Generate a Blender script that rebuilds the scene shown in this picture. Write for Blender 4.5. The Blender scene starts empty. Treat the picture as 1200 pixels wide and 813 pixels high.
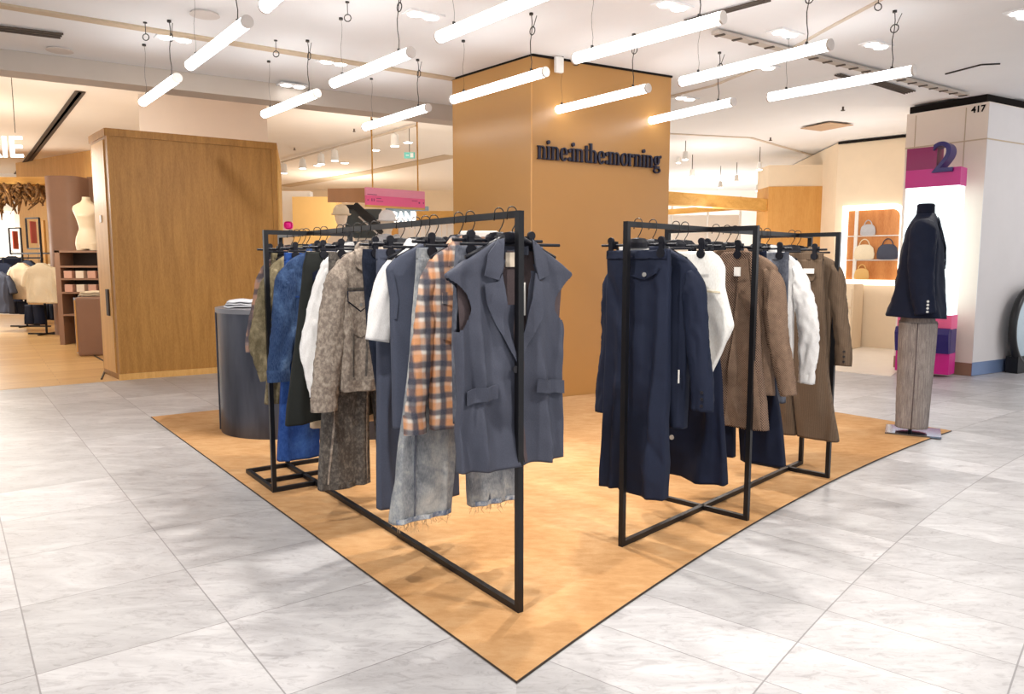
import bpy, bmesh, math, random
import numpy as np
from mathutils import Vector, Matrix, noise
random.seed(7)
PI = math.pi
SC = bpy.context.scene
COL = SC.collection

# ------------------------------------------------------------------ helpers
def lin(c):
    c = c / 255.0
    return c / 12.92 if c <= 0.04045 else ((c + 0.055) / 1.055) ** 2.4
def rgb(r, g, b): return (lin(r), lin(g), lin(b), 1.0)

class NT:
    """tiny node-tree wrapper"""
    def __init__(s, name):
        s.m = bpy.data.materials.new(name); s.m.use_nodes = True
        s.t = s.m.node_tree; s.n = s.t.nodes; s.l = s.t.links
        s.b = s.n['Principled BSDF']
    def node(s, typ, **kw):
        nd = s.n.new(typ)
        for k, v in kw.items(): setattr(nd, k, v)
        return nd
    def link(s, a, b): s.l.new(a, b)
    def val(s, sock, v):
        if hasattr(v, 'is_output'): s.l.new(v, sock)
        else: sock.default_value = v
    def math(s, op, a, b=0.0, c=0.0):
        nd = s.node('ShaderNodeMath', operation=op)
        s.val(nd.inputs[0], a); s.val(nd.inputs[1], b)
        if len(nd.inputs) > 2: s.val(nd.inputs[2], c)
        return nd.outputs[0]
    def coord(s, scale=(1, 1, 1), kind='Object', rot=(0, 0, 0)):
        tc = s.node('ShaderNodeTexCoord'); mp = s.node('ShaderNodeMapping')
        mp.inputs['Scale'].default_value = scale; mp.inputs['Rotation'].default_value = rot
        s.link(tc.outputs[kind], mp.inputs['Vector']); return mp.outputs['Vector']
    def noise(s, vec, scale, detail=4, rough=0.6, dist=0.0):
        nd = s.node('ShaderNodeTexNoise'); s.link(vec, nd.inputs['Vector'])
        nd.inputs['Scale'].default_value = scale; nd.inputs['Detail'].default_value = detail
        nd.inputs['Roughness'].default_value = rough; nd.inputs['Distortion'].default_value = dist
        return nd.outputs['Fac']
    def ramp(s, fac, stops):
        nd = s.node('ShaderNodeValToRGB'); e = nd.color_ramp.elements
        while len(e) < len(stops): e.new(0.5)
        for el, (p, c) in zip(e, stops): el.position = p; el.color = c
        s.val(nd.inputs['Fac'], fac); return nd.outputs['Color']
    def mix(s, fac, a, b, mode='MIX'):
        nd = s.node('ShaderNodeMix', data_type='RGBA', blend_type=mode)
        s.val(nd.inputs[0], fac); s.val(nd.inputs[6], a); s.val(nd.inputs[7], b)
        return nd.outputs[2]
    def bump(s, h, strength=0.3, dist=0.01):
        nd = s.node('ShaderNodeBump'); nd.inputs['Strength'].default_value = strength
        nd.inputs['Distance'].default_value = dist; s.link(h, nd.inputs['Height'])
        s.link(nd.outputs['Normal'], s.b.inputs['Normal'])
    def out(s, col=None, rough=0.5, metal=0.0, spec=0.5):
        if col is not None: s.val(s.b.inputs['Base Color'], col)
        s.val(s.b.inputs['Roughness'], rough); s.val(s.b.inputs['Metallic'], metal)
        s.b.inputs['Specular IOR Level'].default_value = spec
        return s.m
def sc4(c, k): return (min(1, c[0] * k), min(1, c[1] * k), min(1, c[2] * k), 1)

def plain(name, c, rough=0.5, metal=0.0, spec=0.5, var=0.05, nscale=3.0):
    t = NT(name); n = t.noise(t.coord(), nscale)
    return t.out(t.ramp(n, [(0.3, sc4(c, 1 - var)), (0.7, sc4(c, 1 + var))]), rough, metal, spec)
def glow(name, c, strength):
    t = NT(name); t.b.inputs['Base Color'].default_value = c
    n = t.noise(t.coord(), 2.0)
    t.b.inputs['Emission Color'].default_value = c
    t.val(t.b.inputs['Emission Strength'], t.math('MULTIPLY_ADD', n, strength * 0.1, strength * 0.95))
    return t.m
def fabric(name, c, var=0.10, rough=0.85, weave=700, bump=0.25, streak=None):
    t = NT(name); v = t.coord()
    big = t.noise(v, 5, 3); fine = t.noise(t.coord((1, 1, 0.25)), weave, 2)
    col = t.ramp(big, [(0.3, sc4(c, 1 - var)), (0.7, sc4(c, 1 + var))])
    col = t.mix(0.35, col, t.ramp(fine, [(0.35, sc4(c, 0.7)), (0.65, sc4(c, 1.35))]))
    if streak:
        w = t.node('ShaderNodeTexWave', wave_type='BANDS', bands_direction='X'); t.link(t.coord(), w.inputs['Vector'])
        w.inputs['Scale'].default_value = streak[0]; w.inputs['Distortion'].default_value = 0.0
        col = t.mix(t.math('MULTIPLY', t.math('GREATER_THAN', w.outputs['Fac'], 0.86), streak[2]), col, streak[1])
    t.bump(t.math('ADD', t.math('MULTIPLY', fine, 0.25), t.math('MULTIPLY', t.noise(v, 14, 3), 0.6)), bump, 0.005)
    return t.out(col, rough, 0, 0.25)
def denim(name, c, fade, amt=0.55, scale=7):
    t = NT(name); v = t.coord()
    slub = t.noise(t.coord((1, 1, 0.12)), 420, 3); tw = t.noise(t.coord((1, 1, 1)), 900, 2)
    big = t.noise(t.coord((1.1, 1, 0.8)), scale, 4, 0.6, 0.35)
    crk = t.noise(v, 55, 5, 0.7)
    f = t.math('ADD', t.math('MULTIPLY', big, 0.8), t.math('MULTIPLY', crk, 0.2))
    lo = 0.60 - amt * 0.30; col = t.ramp(f, [(lo, c), (lo + 0.10, tuple(math.sqrt(a * b) for a, b in zip(c, fade))), (lo + 0.24, fade)])
    col = t.mix(0.16, col, t.ramp(slub, [(0.38, sc4(c, 0.65)), (0.62, sc4(fade, 1.05))]))
    t.bump(t.math('ADD', t.math('MULTIPLY', tw, 0.3), t.math('MULTIPLY', crk, 0.35)), 0.35, 0.005)
    return t.out(col, 0.9, 0, 0.2)
def plaid(name, base, warm, dark, k=1.0):
    t = NT(name); tc = t.node('ShaderNodeTexCoord'); sp = t.node('ShaderNodeSeparateXYZ')
    nd = t.node('ShaderNodeTexNoise'); nd.inputs['Scale'].default_value = 9
    t.link(tc.outputs['Object'], nd.inputs['Vector'])
    ad = t.node('ShaderNodeMix', data_type='VECTOR'); ad.inputs[0].default_value = 0.02
    t.link(tc.outputs['Object'], ad.inputs[4]); t.link(nd.outputs['Color'], ad.inputs[5])
    t.link(ad.outputs[1], sp.inputs[0])
    def band(ax, freq, ph, width):
        w = t.math('SINE', t.math('MULTIPLY_ADD', sp.outputs[ax], freq * k, ph))
        mr = t.node('ShaderNodeMapRange'); t.link(w, mr.inputs[0])
        mr.inputs[1].default_value = width - 0.35; mr.inputs[2].default_value = width + 0.35
        return mr.outputs[0]
    col = t.mix(t.math('MULTIPLY', band('X', 102, 0.4, 0.25), 0.62), base, warm)
    col = t.mix(t.math('MULTIPLY', band('Z', 102, 0.0, 0.25), 0.55), col, warm)
    col = t.mix(t.math('MULTIPLY', band('X', 102, 2.6, 0.42), 0.85), col, dark)
    col = t.mix(t.math('MULTIPLY', band('Z', 102, 2.4, 0.42), 0.8), col, dark)
    fine = t.noise(t.coord(), 500, 2)
    col = t.mix(0.08, col, t.ramp(fine, [(0.35, sc4(dark, 0.8)), (0.65, (0.9, 0.85, 0.78, 1))]))
    t.bump(t.noise(t.coord(), 30, 4), 0.3, 0.006)
    return t.out(col, 0.9, 0, 0.2)
def tweed(name, a, b, freq=560):
    t = NT(name); tc = t.node('ShaderNodeTexCoord'); sp = t.node('ShaderNodeSeparateXYZ')
    t.link(tc.outputs['Object'], sp.inputs[0])
    xy = t.math('ADD', sp.outputs['X'], sp.outputs['Y']); sx = t.math('SINE', t.math('MULTIPLY', xy, freq)); sz = t.math('SINE', t.math('MULTIPLY', sp.outputs['Z'], freq))
    dg = t.math('SINE', t.math('MULTIPLY', t.math('ADD', xy, sp.outputs['Z']), freq))
    f = t.math('ADD', t.math('MULTIPLY', sx, sz), t.math('MULTIPLY', dg, 0.5))
    f = t.math('ADD', f, t.math('MULTIPLY_ADD', t.noise(t.coord(), 30, 3), 0.8, -0.4))
    col = t.ramp(t.math('MULTIPLY_ADD', f, 0.5, 0.5), [(0.35, a), (0.6, b)])
    t.bump(f, 0.3, 0.003)
    return t.out(col, 0.95, 0, 0.15)
def wood(name, c1, c2, scale=(1, 1, 0.08), rough=0.45, nscale=18):
    t = NT(name); v = t.coord(scale)
    n1 = t.noise(v, nscale, 6, 0.65, 0.6); n2 = t.noise(t.coord((scale[0] * 1, scale[1] * 1, scale[2] * 2)), nscale * 9, 3, 0.7)
    f = t.math('ADD', t.math('MULTIPLY', n1, 0.6), t.math('MULTIPLY', n2, 0.4))
    t.bump(n2, 0.12, 0.004)
    return t.out(t.ramp(f, [(0.3, c1), (0.68, c2)]), rough, 0, 0.4)

# ---- mesh builders
def box(bm, c, s, rz=0.0):
    M = Matrix.Translation(c) @ Matrix.Rotation(rz, 4, 'Z') @ Matrix.Diagonal((s[0], s[1], s[2], 1))
    return bmesh.ops.create_cube(bm, size=1.0, matrix=M)['verts']
def bbox(c, s, rz=0.0, bev=0.0, seg=2):
    bm = bmesh.new(); box(bm, c, s, rz)
    if bev: bmesh.ops.bevel(bm, geom=bm.edges[:], offset=bev, segments=seg, affect='EDGES', profile=0.5)
    return bm
def cyl(bm, c, r, h, n=24, r2=None, M=None):
    bmesh.ops.create_cone(bm, cap_ends=True, segments=n, radius1=r, radius2=r if r2 is None else r2, depth=h,
                          matrix=Matrix.Translation(c) @ (M or Matrix.Identity(4)))
def prism(bm, pts, z0, z1):
    lo = [bm.verts.new((p[0], p[1], z0)) for p in pts]; hi = [bm.verts.new((p[0], p[1], z1)) for p in pts]
    bm.faces.new(hi); bm.faces.new(lo[::-1]); n = len(pts)
    for i in range(n): bm.faces.new((lo[i], lo[(i + 1) % n], hi[(i + 1) % n], hi[i]))
def tube(bm, pts, r, n=8, cap=True):
    pts = [Vector(p) for p in pts]; rings = []
    up = Vector((0.13, 0.31, 0.94))
    for i, p in enumerate(pts):
        d = (pts[min(i + 1, len(pts) - 1)] - pts[max(i - 1, 0)]).normalized()
        a = d.cross(up)
        if a.length < 1e-3: a = d.cross(Vector((1, 0, 0)))
        a.normalize(); b = d.cross(a)
        rr = r[i] if isinstance(r, (list, tuple)) else r
        rings.append([bm.verts.new(p + (a * math.cos(2 * PI * k / n) + b * math.sin(2 * PI * k / n)) * rr) for k in range(n)])
    for A, B in zip(rings, rings[1:]):
        for k in range(n): bm.faces.new((A[k], A[(k + 1) % n], B[(k + 1) % n], B[k]))
    if cap: bm.faces.new(rings[0][::-1]); bm.faces.new(rings[-1])
def bar(bm, a, b, w, h=None):
    a, b = Vector(a), Vector(b); d = b - a; h = h or w
    q = d.to_track_quat('X', 'Z').to_matrix().to_4x4()
    M = Matrix.Translation((a + b) / 2) @ q @ Matrix.Diagonal((d.length, w, h, 1))
    bmesh.ops.create_cube(bm, size=1.0, matrix=M)
def lathe(bm, prof, c=(0, 0, 0), n=32, sx=1.0, sy=1.0):
    rings = [[bm.verts.new((c[0] + r * sx * math.cos(2 * PI * k / n), c[1] + r * sy * math.sin(2 * PI * k / n), c[2] + z)) for k in range(n)] for r, z in prof]
    for A, B in zip(rings, rings[1:]):
        for k in range(n): bm.faces.new((A[k], A[(k + 1) % n], B[(k + 1) % n], B[k]))
    bm.faces.new(rings[0][::-1]); bm.faces.new(rings[-1])
def obj(name, bm, mat, parent=None, smooth=False, loc=None):
    me = bpy.data.meshes.new(name)
    bmesh.ops.recalc_face_normals(bm, faces=bm.faces[:])
    bm.to_mesh(me); bm.free()
    if smooth:
        for p in me.polygons: p.use_smooth = True
    o = bpy.data.objects.new(name, me); COL.objects.link(o)
    if mat: me.materials.append(mat)
    if parent: o.parent = parent
    if loc is not None: o.location = loc
    return o
def autosmooth(o, deg=40):
    me = o.data
    for p in me.polygons: p.use_smooth = True
    me.set_sharp_from_angle(angle=math.radians(deg)); return o
def tag(o, label, cat, group=None):
    o['label'] = label; o['category'] = cat
    if group: o['group'] = group
    return o
def thing(name, label, cat, loc=(0, 0, 0), rz=0.0, group=None):
    o = bpy.data.objects.new(name, None); COL.objects.link(o); o.empty_display_size = 0.1
    o.location = loc; o.rotation_euler = (0, 0, rz); return tag(o, label, cat, group)
def struct(name, bm, mat, smooth=False):
    o = obj(name, bm, mat, smooth=smooth); o['kind'] = 'structure'; return o
def copy_tree(o, parent=None):
    c = o.copy(); COL.objects.link(c)
    if parent: c.parent = parent
    for ch in list(o.children): copy_tree(ch, c)
    return c
def text(name, s, size, depth, mat, parent, loc, rot, align='LEFT', bold=0.0, sx=1.0):
    cu = bpy.data.curves.new(name, 'FONT'); cu.body = s; cu.size = size; cu.extrude = depth; cu.align_x = align
    cu.offset = bold; o = bpy.data.objects.new(name, cu); COL.objects.link(o)
    cu.materials.append(mat); bpy.context.view_layer.update()
    me = bpy.data.meshes.new_from_object(o.evaluated_get(bpy.context.evaluated_depsgraph_get())); bpy.data.objects.remove(o)
    o = bpy.data.objects.new(name, me); COL.objects.link(o); o.parent = parent; o.location = loc; o.rotation_euler = rot; o.scale = (sx, 1, 1)
    return o

# ------------------------------------------------------------------ camera
CH = 1.30; FPX = 880.0; PITCH = math.atan(96.5 / FPX)
cam = bpy.data.cameras.new('camera'); camo = bpy.data.objects.new('camera', cam); COL.objects.link(camo)
cam.sensor_width = 36.0; cam.lens = FPX / 1200 * 36.0; cam.clip_end = 200
camo.location = (0, 0, CH); camo.rotation_euler = (PI / 2 - PITCH, 0, 0); SC.camera = camo
_c, _s = math.cos(PITCH), math.sin(PITCH)
def ray(x, y):
    u = (x - 600) / FPX; v = (406.5 - y) / FPX
    return (u, _c + v * _s, -_s + v * _c)
def G(x, y, z=0.0):          # point of the photograph on the level z
    r = ray(x, y); t = (z - CH) / r[2]; return (r[0] * t, r[1] * t, z)
def D(x, y, Y):              # point of the photograph at the depth Y
    r = ray(x, y); t = Y / r[1]; return (r[0] * t, Y, CH + r[2] * t)

# ------------------------------------------------------------------ materials
M = {}
M['black_metal'] = plain('black_metal', rgb(24, 24, 28), 0.42, 0.3, 0.5)
M['wire'] = plain('wire', rgb(60, 58, 56), 0.4, 0.7)
M['steel'] = plain('steel', rgb(190, 190, 192), 0.3, 0.9)
M['black_plastic'] = plain('black_plastic', rgb(14, 15, 26), 0.5, 0, 0.35)
M['white_plastic'] = plain('white_plastic', rgb(235, 232, 226), 0.5)
M['ceiling'] = plain('ceiling', rgb(240, 239, 239), 0.9, 0, 0.1, 0.01)
M['ceiling_warm'] = plain('ceiling_warm', rgb(244, 236, 226), 0.9, 0, 0.1, 0.01)
M['bulkhead'] = plain('bulkhead', rgb(206, 194, 182), 0.9, 0, 0.1, 0.02)
M['groove'] = plain('groove', rgb(204, 184, 158), 0.9, 0, 0.1)
M['groove_pale'] = plain('groove_pale', rgb(214, 200, 184), 0.9, 0, 0.1)
M['dark_gap'] = plain('dark_gap', rgb(34, 30, 28), 0.9, 0, 0.1)
M['vent'] = plain('vent', rgb(92, 82, 74), 0.8, 0.0, 0.2)
M['cream'] = plain('cream', rgb(240, 226, 212), 0.6, 0, 0.3, 0.02)
M['white_wall'] = plain('white_wall', rgb(246, 240, 232), 0.8, 0, 0.2, 0.02)
M['warm_wall'] = plain('warm_wall', rgb(234, 214, 186), 0.75, 0, 0.2, 0.03)
M['tan_column'] = plain('tan_column', rgb(180, 132, 74), 0.32, 0, 0.5, 0.04, 0.9)
M['oak'] = wood('oak', rgb(150, 102, 42), rgb(194, 142, 70), (1.0, 1.0, 0.10), 0.5, 16)
M['oak_light'] = wood('oak_light', rgb(206, 152, 80), rgb(232, 184, 112), (1, 1, .1), 0.5, 16)
M['yellow_wood'] = wood('yellow_wood', rgb(196, 136, 60), rgb(216, 162, 88), (1, 1, .08), 0.5, 8)
M['yellow_panel'] = plain('yellow_panel', rgb(222, 180, 112), 0.6, 0, 0.3, 0.03)
M['beam_wood'] = wood('beam_wood', rgb(206, 146, 66), rgb(240, 190, 108), (.1, 1, 1), 0.6, 10)
M['taupe'] = plain('taupe', rgb(150, 116, 94), 0.5, 0, 0.4, 0.05)
M['tube_glow'] = glow('tube_glow', (0.97, 0.985, 1.0, 1), 6.0)
M['down_glow'] = glow('down_glow', (1, 1, 1, 1), 7.0)
M['panel_glow'] = glow('panel_glow', (0.84, 0.96, 1.0, 1), 1.15)
M['neon'] = glow('neon', (1, 0.97, 0.92, 1), 1.4)
M['tube_cap'] = plain('tube_cap', rgb(214, 206, 200), 0.5)
M['magenta'] = plain('magenta', rgb(206, 18, 136), 0.35, 0, 0.5, 0.03)
M['magenta_dark'] = plain('magenta_dark', rgb(148, 0, 92), 0.35)
M['pink'] = plain('pink', rgb(250, 112, 160), 0.5, 0, 0.3)
M['pink_light'] = plain('pink_light', rgb(252, 160, 186), 0.5, 0, 0.3)
M['navy_paint'] = plain('navy_paint', rgb(34, 14, 104), 0.35)
M['sign_navy'] = plain('sign_navy', rgb(24, 24, 48), 0.5)
M['skirting_blue'] = plain('skirting_blue', rgb(128, 150, 190), 0.3, 0.4)
M['desk'] = (lambda t: t.out(t.ramp(t.noise(t.coord((1, 1, .2)), 5, 3), [(0.3, rgb(52, 54, 64)), (0.7, rgb(92, 94, 104))]), 0.32, 0.65))(NT('desk'))
M['torso'] = plain('torso', rgb(224, 206, 176), 0.45)
M['rubber'] = plain('rubber', rgb(18, 18, 22), 0.35)
M['glass_dark'] = plain('glass_dark', rgb(60, 70, 76), 0.2)
M['esc_glass'] = plain('esc_glass', rgb(190, 208, 218), 0.15)
M['cord'] = plain('cord', rgb(60, 44, 30), 0.6)
M['red_paper'] = plain('red_paper', rgb(192, 92, 80), 0.7)
M['flower'] = (lambda t: t.out(t.ramp(t.noise(t.coord(), 14, 5, 0.7), [(0.35, rgb(56, 36, 18)), (0.6, rgb(140, 98, 50)), (0.75, rgb(206, 164, 96))]), 0.9))(NT('flower'))
M['mirror'] = plain('mirror', rgb(214, 172, 128), 0.08, 0.9)
M['navy'] = fabric('navy', rgb(27, 34, 54), 0.14, 0.75)
M['navy_deep'] = fabric('navy_deep', rgb(14, 22, 44), 0.16, 0.75)
M['navy_lining'] = fabric('navy_lining', rgb(16, 20, 38))
M['vest_grey'] = fabric('vest_grey', rgb(72, 75, 88), 0.10, 0.7)
M['vest_lining'] = fabric('vest_lining', rgb(88, 76, 78), 0.25)
M['grey_blue'] = fabric('grey_blue', rgb(72, 77, 93), 0.10, 0.75)
M['white_cotton'] = fabric('white_cotton', rgb(242, 239, 237), 0.03, 0.85, 500, 0.15)
M['white_canvas'] = fabric('white_canvas', rgb(246, 243, 236), 0.02, 0.8, 300, 0.12)
M['cream_cloth'] = fabric('cream_cloth', rgb(234, 218, 190), 0.06)
M['beige_cloth'] = fabric('beige_cloth', rgb(214, 190, 160), 0.06)
M['label_white'] = plain('label_white', rgb(240, 236, 230), 0.7)
M['label_cream'] = plain('label_cream', rgb(226, 210, 190), 0.7)
M['taupe_denim'] = denim('taupe_denim', rgb(124, 111, 102), rgb(188, 175, 160), 0.6, 55)
M['acid_denim'] = denim('acid_denim', rgb(76, 71, 68), rgb(136, 128, 118), 0.5, 60)
M['pale_denim'] = denim('pale_denim', rgb(96, 102, 112), rgb(206, 204, 198), 0.6, 5)
M['grey_denim'] = denim('grey_denim', rgb(70, 74, 86), rgb(140, 142, 150), 0.5, 8)
M['blue_denim'] = denim('blue_denim', rgb(32, 52, 90), rgb(116, 142, 176), 0.36, 8)
M['bright_denim'] = denim('bright_denim', rgb(30, 58, 122), rgb(70, 108, 172), 0.4, 6)
M['dark_denim'] = denim('dark_denim', rgb(25, 30, 44), rgb(62, 70, 88), 0.3, 8)
M['dark_green'] = fabric('dark_green', rgb(36, 38, 36), 0.15)
M['olive'] = denim('olive', rgb(98, 88, 66), rgb(168, 154, 124), 0.5, 14)
M['plaid'] = plaid('plaid', rgb(222, 212, 202), rgb(208, 126, 44), rgb(36, 42, 66))
M['flannel'] = plaid('flannel', rgb(130, 112, 108), rgb(176, 128, 100), rgb(60, 52, 62), 0.7)
M['tweed'] = tweed('tweed', rgb(50, 39, 36), rgb(150, 124, 106), 480)
M['tweed_fine'] = tweed('tweed_fine', rgb(70, 54, 48), rgb(164, 136, 114), 760)
M['brown_wool'] = fabric('brown_wool', rgb(104, 86, 70), 0.08, streak=(28, rgb(78, 64, 54), 0.4))
def m_streak():
    t = NT('grey_stripe'); n = t.noise(t.coord((1, 1, .015)), 240, 3, .6); n2 = t.noise(t.coord(), 6, 3); n3 = t.noise(t.coord((1, 1, .3)), 420, 2)
    f = t.math('ADD', t.math('MULTIPLY', n, .6), t.math('ADD', t.math('MULTIPLY', n2, .2), t.math('MULTIPLY', n3, .2)))
    t.bump(n3, .1, .002); return t.out(t.ramp(f, [(.38, rgb(112, 104, 102)), (.5, rgb(136, 127, 123)), (.62, rgb(164, 155, 149))]), .9, 0, .2)
M['grey_stripe'] = m_streak()
M['thread'] = plain('thread', rgb(214, 176, 130), 0.9)
M['hem_blue'] = denim('hem_blue', rgb(84, 98, 126), rgb(206, 208, 208), 0.75, 40)
M['folded'] = fabric('folded', rgb(186, 186, 190), 0.15)
M['button'] = plain('button', rgb(206, 204, 200), 0.25, 0.6)
M['button_dark'] = plain('button_dark', rgb(40, 38, 42), 0.3, 0.2)
M['skin_paper'] = plain('skin_paper', rgb(232, 214, 190), 0.6)

def m_carpet():
    t = NT('carpet'); v = t.coord()
    big = t.noise(v, 1.6, 5, 0.6, 0.5); fib = t.noise(v, 320, 3); med = t.noise(t.coord((1, 2.4, 1), rot=(0, 0, .6)), 9, 5, 0.65)
    f = t.math('ADD', t.math('MULTIPLY', big, 0.45), t.math('ADD', t.math('MULTIPLY', med, 0.35), t.math('MULTIPLY', fib, 0.2)))
    col = t.ramp(f, [(0.36, rgb(178, 131, 84)), (0.5, rgb(198, 153, 106)), (0.64, rgb(213, 174, 130))])
    t.bump(t.math('ADD', fib, t.math('MULTIPLY', med, 0.5)), 0.5, 0.006)
    return t.out(col, 0.95, 0, 0.1)
M['carpet'] = m_carpet()

def m_tiles(name, gx, gy, tone=1.0, rough=0.3):
    """stone tiles from the UV map: one tile per UV unit"""
    t = NT(name); uv = t.node('ShaderNodeUVMap'); uv.uv_map = 'UVMap'
    sp = t.node('ShaderNodeSeparateXYZ'); t.link(uv.outputs[0], sp.inputs[0])
    def edge(s, g):
        f = t.math('FRACT', s); a = t.math('MINIMUM', f, t.math('SUBTRACT', 1.0, f))
        return t.math('LESS_THAN', a, g)
    mort = t.math('MAXIMUM', edge(sp.outputs[0], gx), edge(sp.outputs[1], gy))
    cb = t.node('ShaderNodeCombineXYZ')
    t.link(t.math('FLOOR', sp.outputs[0]), cb.inputs[0]); t.link(t.math('FLOOR', sp.outputs[1]), cb.inputs[1])
    wn = t.node('ShaderNodeTexWhiteNoise', noise_dimensions='2D'); t.link(cb.outputs[0], wn.inputs['Vector'])
    tc = t.node('ShaderNodeTexCoord'); ad = t.node('ShaderNodeVectorMath', operation='MULTIPLY_ADD')
    t.link(wn.outputs['Color'], ad.inputs[0]); ad.inputs[1].default_value = (7, 7, 7); t.link(tc.outputs['Object'], ad.inputs[2])
    mp = t.node('ShaderNodeMapping'); mp.inputs['Scale'].default_value = (1, 2.6, 1); mp.inputs['Rotation'].default_value = (0, 0, 0.25)
    t.link(ad.outputs[0], mp.inputs['Vector'])
    n1 = t.noise(mp.outputs[0], 1.8, 8, 0.66, 1.6); n2 = t.noise(mp.outputs[0], 9, 7, 0.75, 1.6)
    vein = t.math('SUBTRACT', 1.0, t.math('MULTIPLY', t.math('ABSOLUTE', t.math('SUBTRACT', n2, 0.5)), 9.0))
    vein = t.math('MAXIMUM', vein, 0.0)
    f = t.math('ADD', t.math('MULTIPLY', n1, 0.6), t.math('MULTIPLY', n2, 0.4))
    k = tone
    col = t.ramp(f, [(0.34, rgb(160 * k, 156 * k, 158 * k)), (0.5, rgb(190 * k, 188 * k, 190 * k)), (0.64, rgb(214 * k, 213 * k, 214 * k))])
    col = t.mix(t.math('MULTIPLY', vein, 0.22), col, rgb(232 * k, 231 * k, 232 * k))
    tv = t.math('MULTIPLY_ADD', wn.outputs['Value'], 0.22, 0.86)
    hs = t.node('ShaderNodeHueSaturation'); t.link(col, hs.inputs['Color']); t.link(tv, hs.inputs['Value'])
    col = t.mix(t.math('MULTIPLY', mort, 0.75), hs.outputs[0], rgb(118, 114, 116))
    t.bump(t.math('SUBTRACT', t.math('MULTIPLY', n2, 0.25), mort), 0.15, 0.003)
    return t.out(col, t.math('MULTIPLY_ADD', n2, 0.15, rough), 0, 0.45)
M['tile_left'] = m_tiles('tile_left', 0.0042, 0.0035, 0.95)
M['tile_right'] = m_tiles('tile_right', 0.0045, 0.006, 0.95)
def m_woodfloor():
    t = NT('plank_floor'); br = t.node('ShaderNodeTexBrick')
    t.link(t.coord((1, 1, 1), rot=(0, 0, -0.62)), br.inputs['Vector'])
    br.inputs['Scale'].default_value = 1.0; br.inputs['Brick Width'].default_value = 1.4; br.inputs['Row Height'].default_value = 0.14
    br.inputs['Mortar Size'].default_value = 0.003; br.inputs['Color1'].default_value = rgb(214, 168, 104); br.inputs['Color2'].default_value = rgb(236, 196, 136)
    br.inputs['Mortar'].default_value = rgb(170, 120, 66)
    return t.out(t.mix(0.25, br.outputs['Color'], t.ramp(t.noise(t.coord((.2, 1, 1), rot=(0, 0, -.62)), 20, 5), [(0.3, rgb(196, 150, 88)), (0.7, rgb(244, 210, 156))])), 0.3, 0, 0.5)
M['plank_floor'] = m_woodfloor()
M['pale_floor'] = plain('pale_floor', rgb(244, 236, 226), 0.25, 0, 0.5, 0.03)

# ------------------------------------------------------------------ setting
RC = (16.8, -10.5)                       # centre of the curved aisle
NV = (0.798, 0.603); DV = (-0.603, 0.798)
def uvmesh(name, quads, uvf, mat):
    bm = bmesh.new(); vs = {}
    uvl = bm.loops.layers.uv.new('UVMap')
    for q in quads:
        f = bm.faces.new([vs.setdefault((round(p[0], 4), round(p[1], 4)), None) or vs.__setitem__((round(p[0], 4), round(p[1], 4)), bm.verts.new(p)) or vs[(round(p[0], 4), round(p[1], 4))] for p in q])
        for lp in f.loops: lp[uvl].uv = uvf(lp.vert.co)
    me_bm = bm
    bmesh.ops.recalc_face_normals(bm, faces=bm.faces[:])
    if bm.faces[0].normal.z < 0: bmesh.ops.reverse_faces(bm, faces=bm.faces[:])
    o = obj(name, bm, mat); o['kind'] = 'structure'; return o
def uvL(p): return ((p.x * NV[0] + p.y * NV[1] - 0.156) / 0.595, (p.x * DV[0] + p.y * DV[1] - 2.13) / 0.595)
def uvR(p):
    R = math.hypot(p.x - RC[0], p.y - RC[1]); a = math.atan2(p.y - RC[1], -(p.x - RC[0]))
    return ((21.06 - R) / 0.605, (20.46 * a - 13.749) / 0.314)
uvmesh('floor_left', [[(-18, -3, 0), (0.013, -3, 0), (0.013, 2.22, 0), (0.7, 8.0, 0), (0.7, 12, 0), (-18, 12, 0)]], uvL, M['tile_left'])
RT = (0.013, 2.22)
quads = []
A0, A1 = 6.0, 27.0; NA, NR = 90, 30
def pol(R, a): return (RC[0] - R * math.cos(a / 20.46), RC[1] + R * math.sin(a / 20.46), -0.002)
for i in range(NA):
    for j in range(NR):
        a0, a1 = A0 + (A1 - A0) * i / NA, A0 + (A1 - A0) * (i + 1) / NA; r0, r1 = 10 + 16.0 * j / NR, 10 + 16.0 * (j + 1) / NR
        quads.append([pol(r0, a0), pol(r0, a1), pol(r1, a1), pol(r1, a0)])
uvmesh('floor_right', quads, uvR, M['tile_right'])
bm = bmesh.new(); w0, w1 = Vector((-5.338, 7.733)), Vector((-3.508, 9.046)); wd = (w1 - w0).normalized()
prism(bm, [tuple(w0 - wd * 9), tuple(w0 + wd * 3.6), (-1.0, 24), (-20, 26)], -0.004, 0.003)
struct('floor_wood', bm, M['plank_floor'])
bm = bmesh.new(); prism(bm, [(2.0, 10.1), (4.0, 9.119), (4.43, 8.695), (4.9, 9.35), (9, 9.4), (9, 22), (-1, 24), (-1, 10.5)], -0.004, 0.002)
struct('floor_back', bm, M['pale_floor'])

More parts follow.
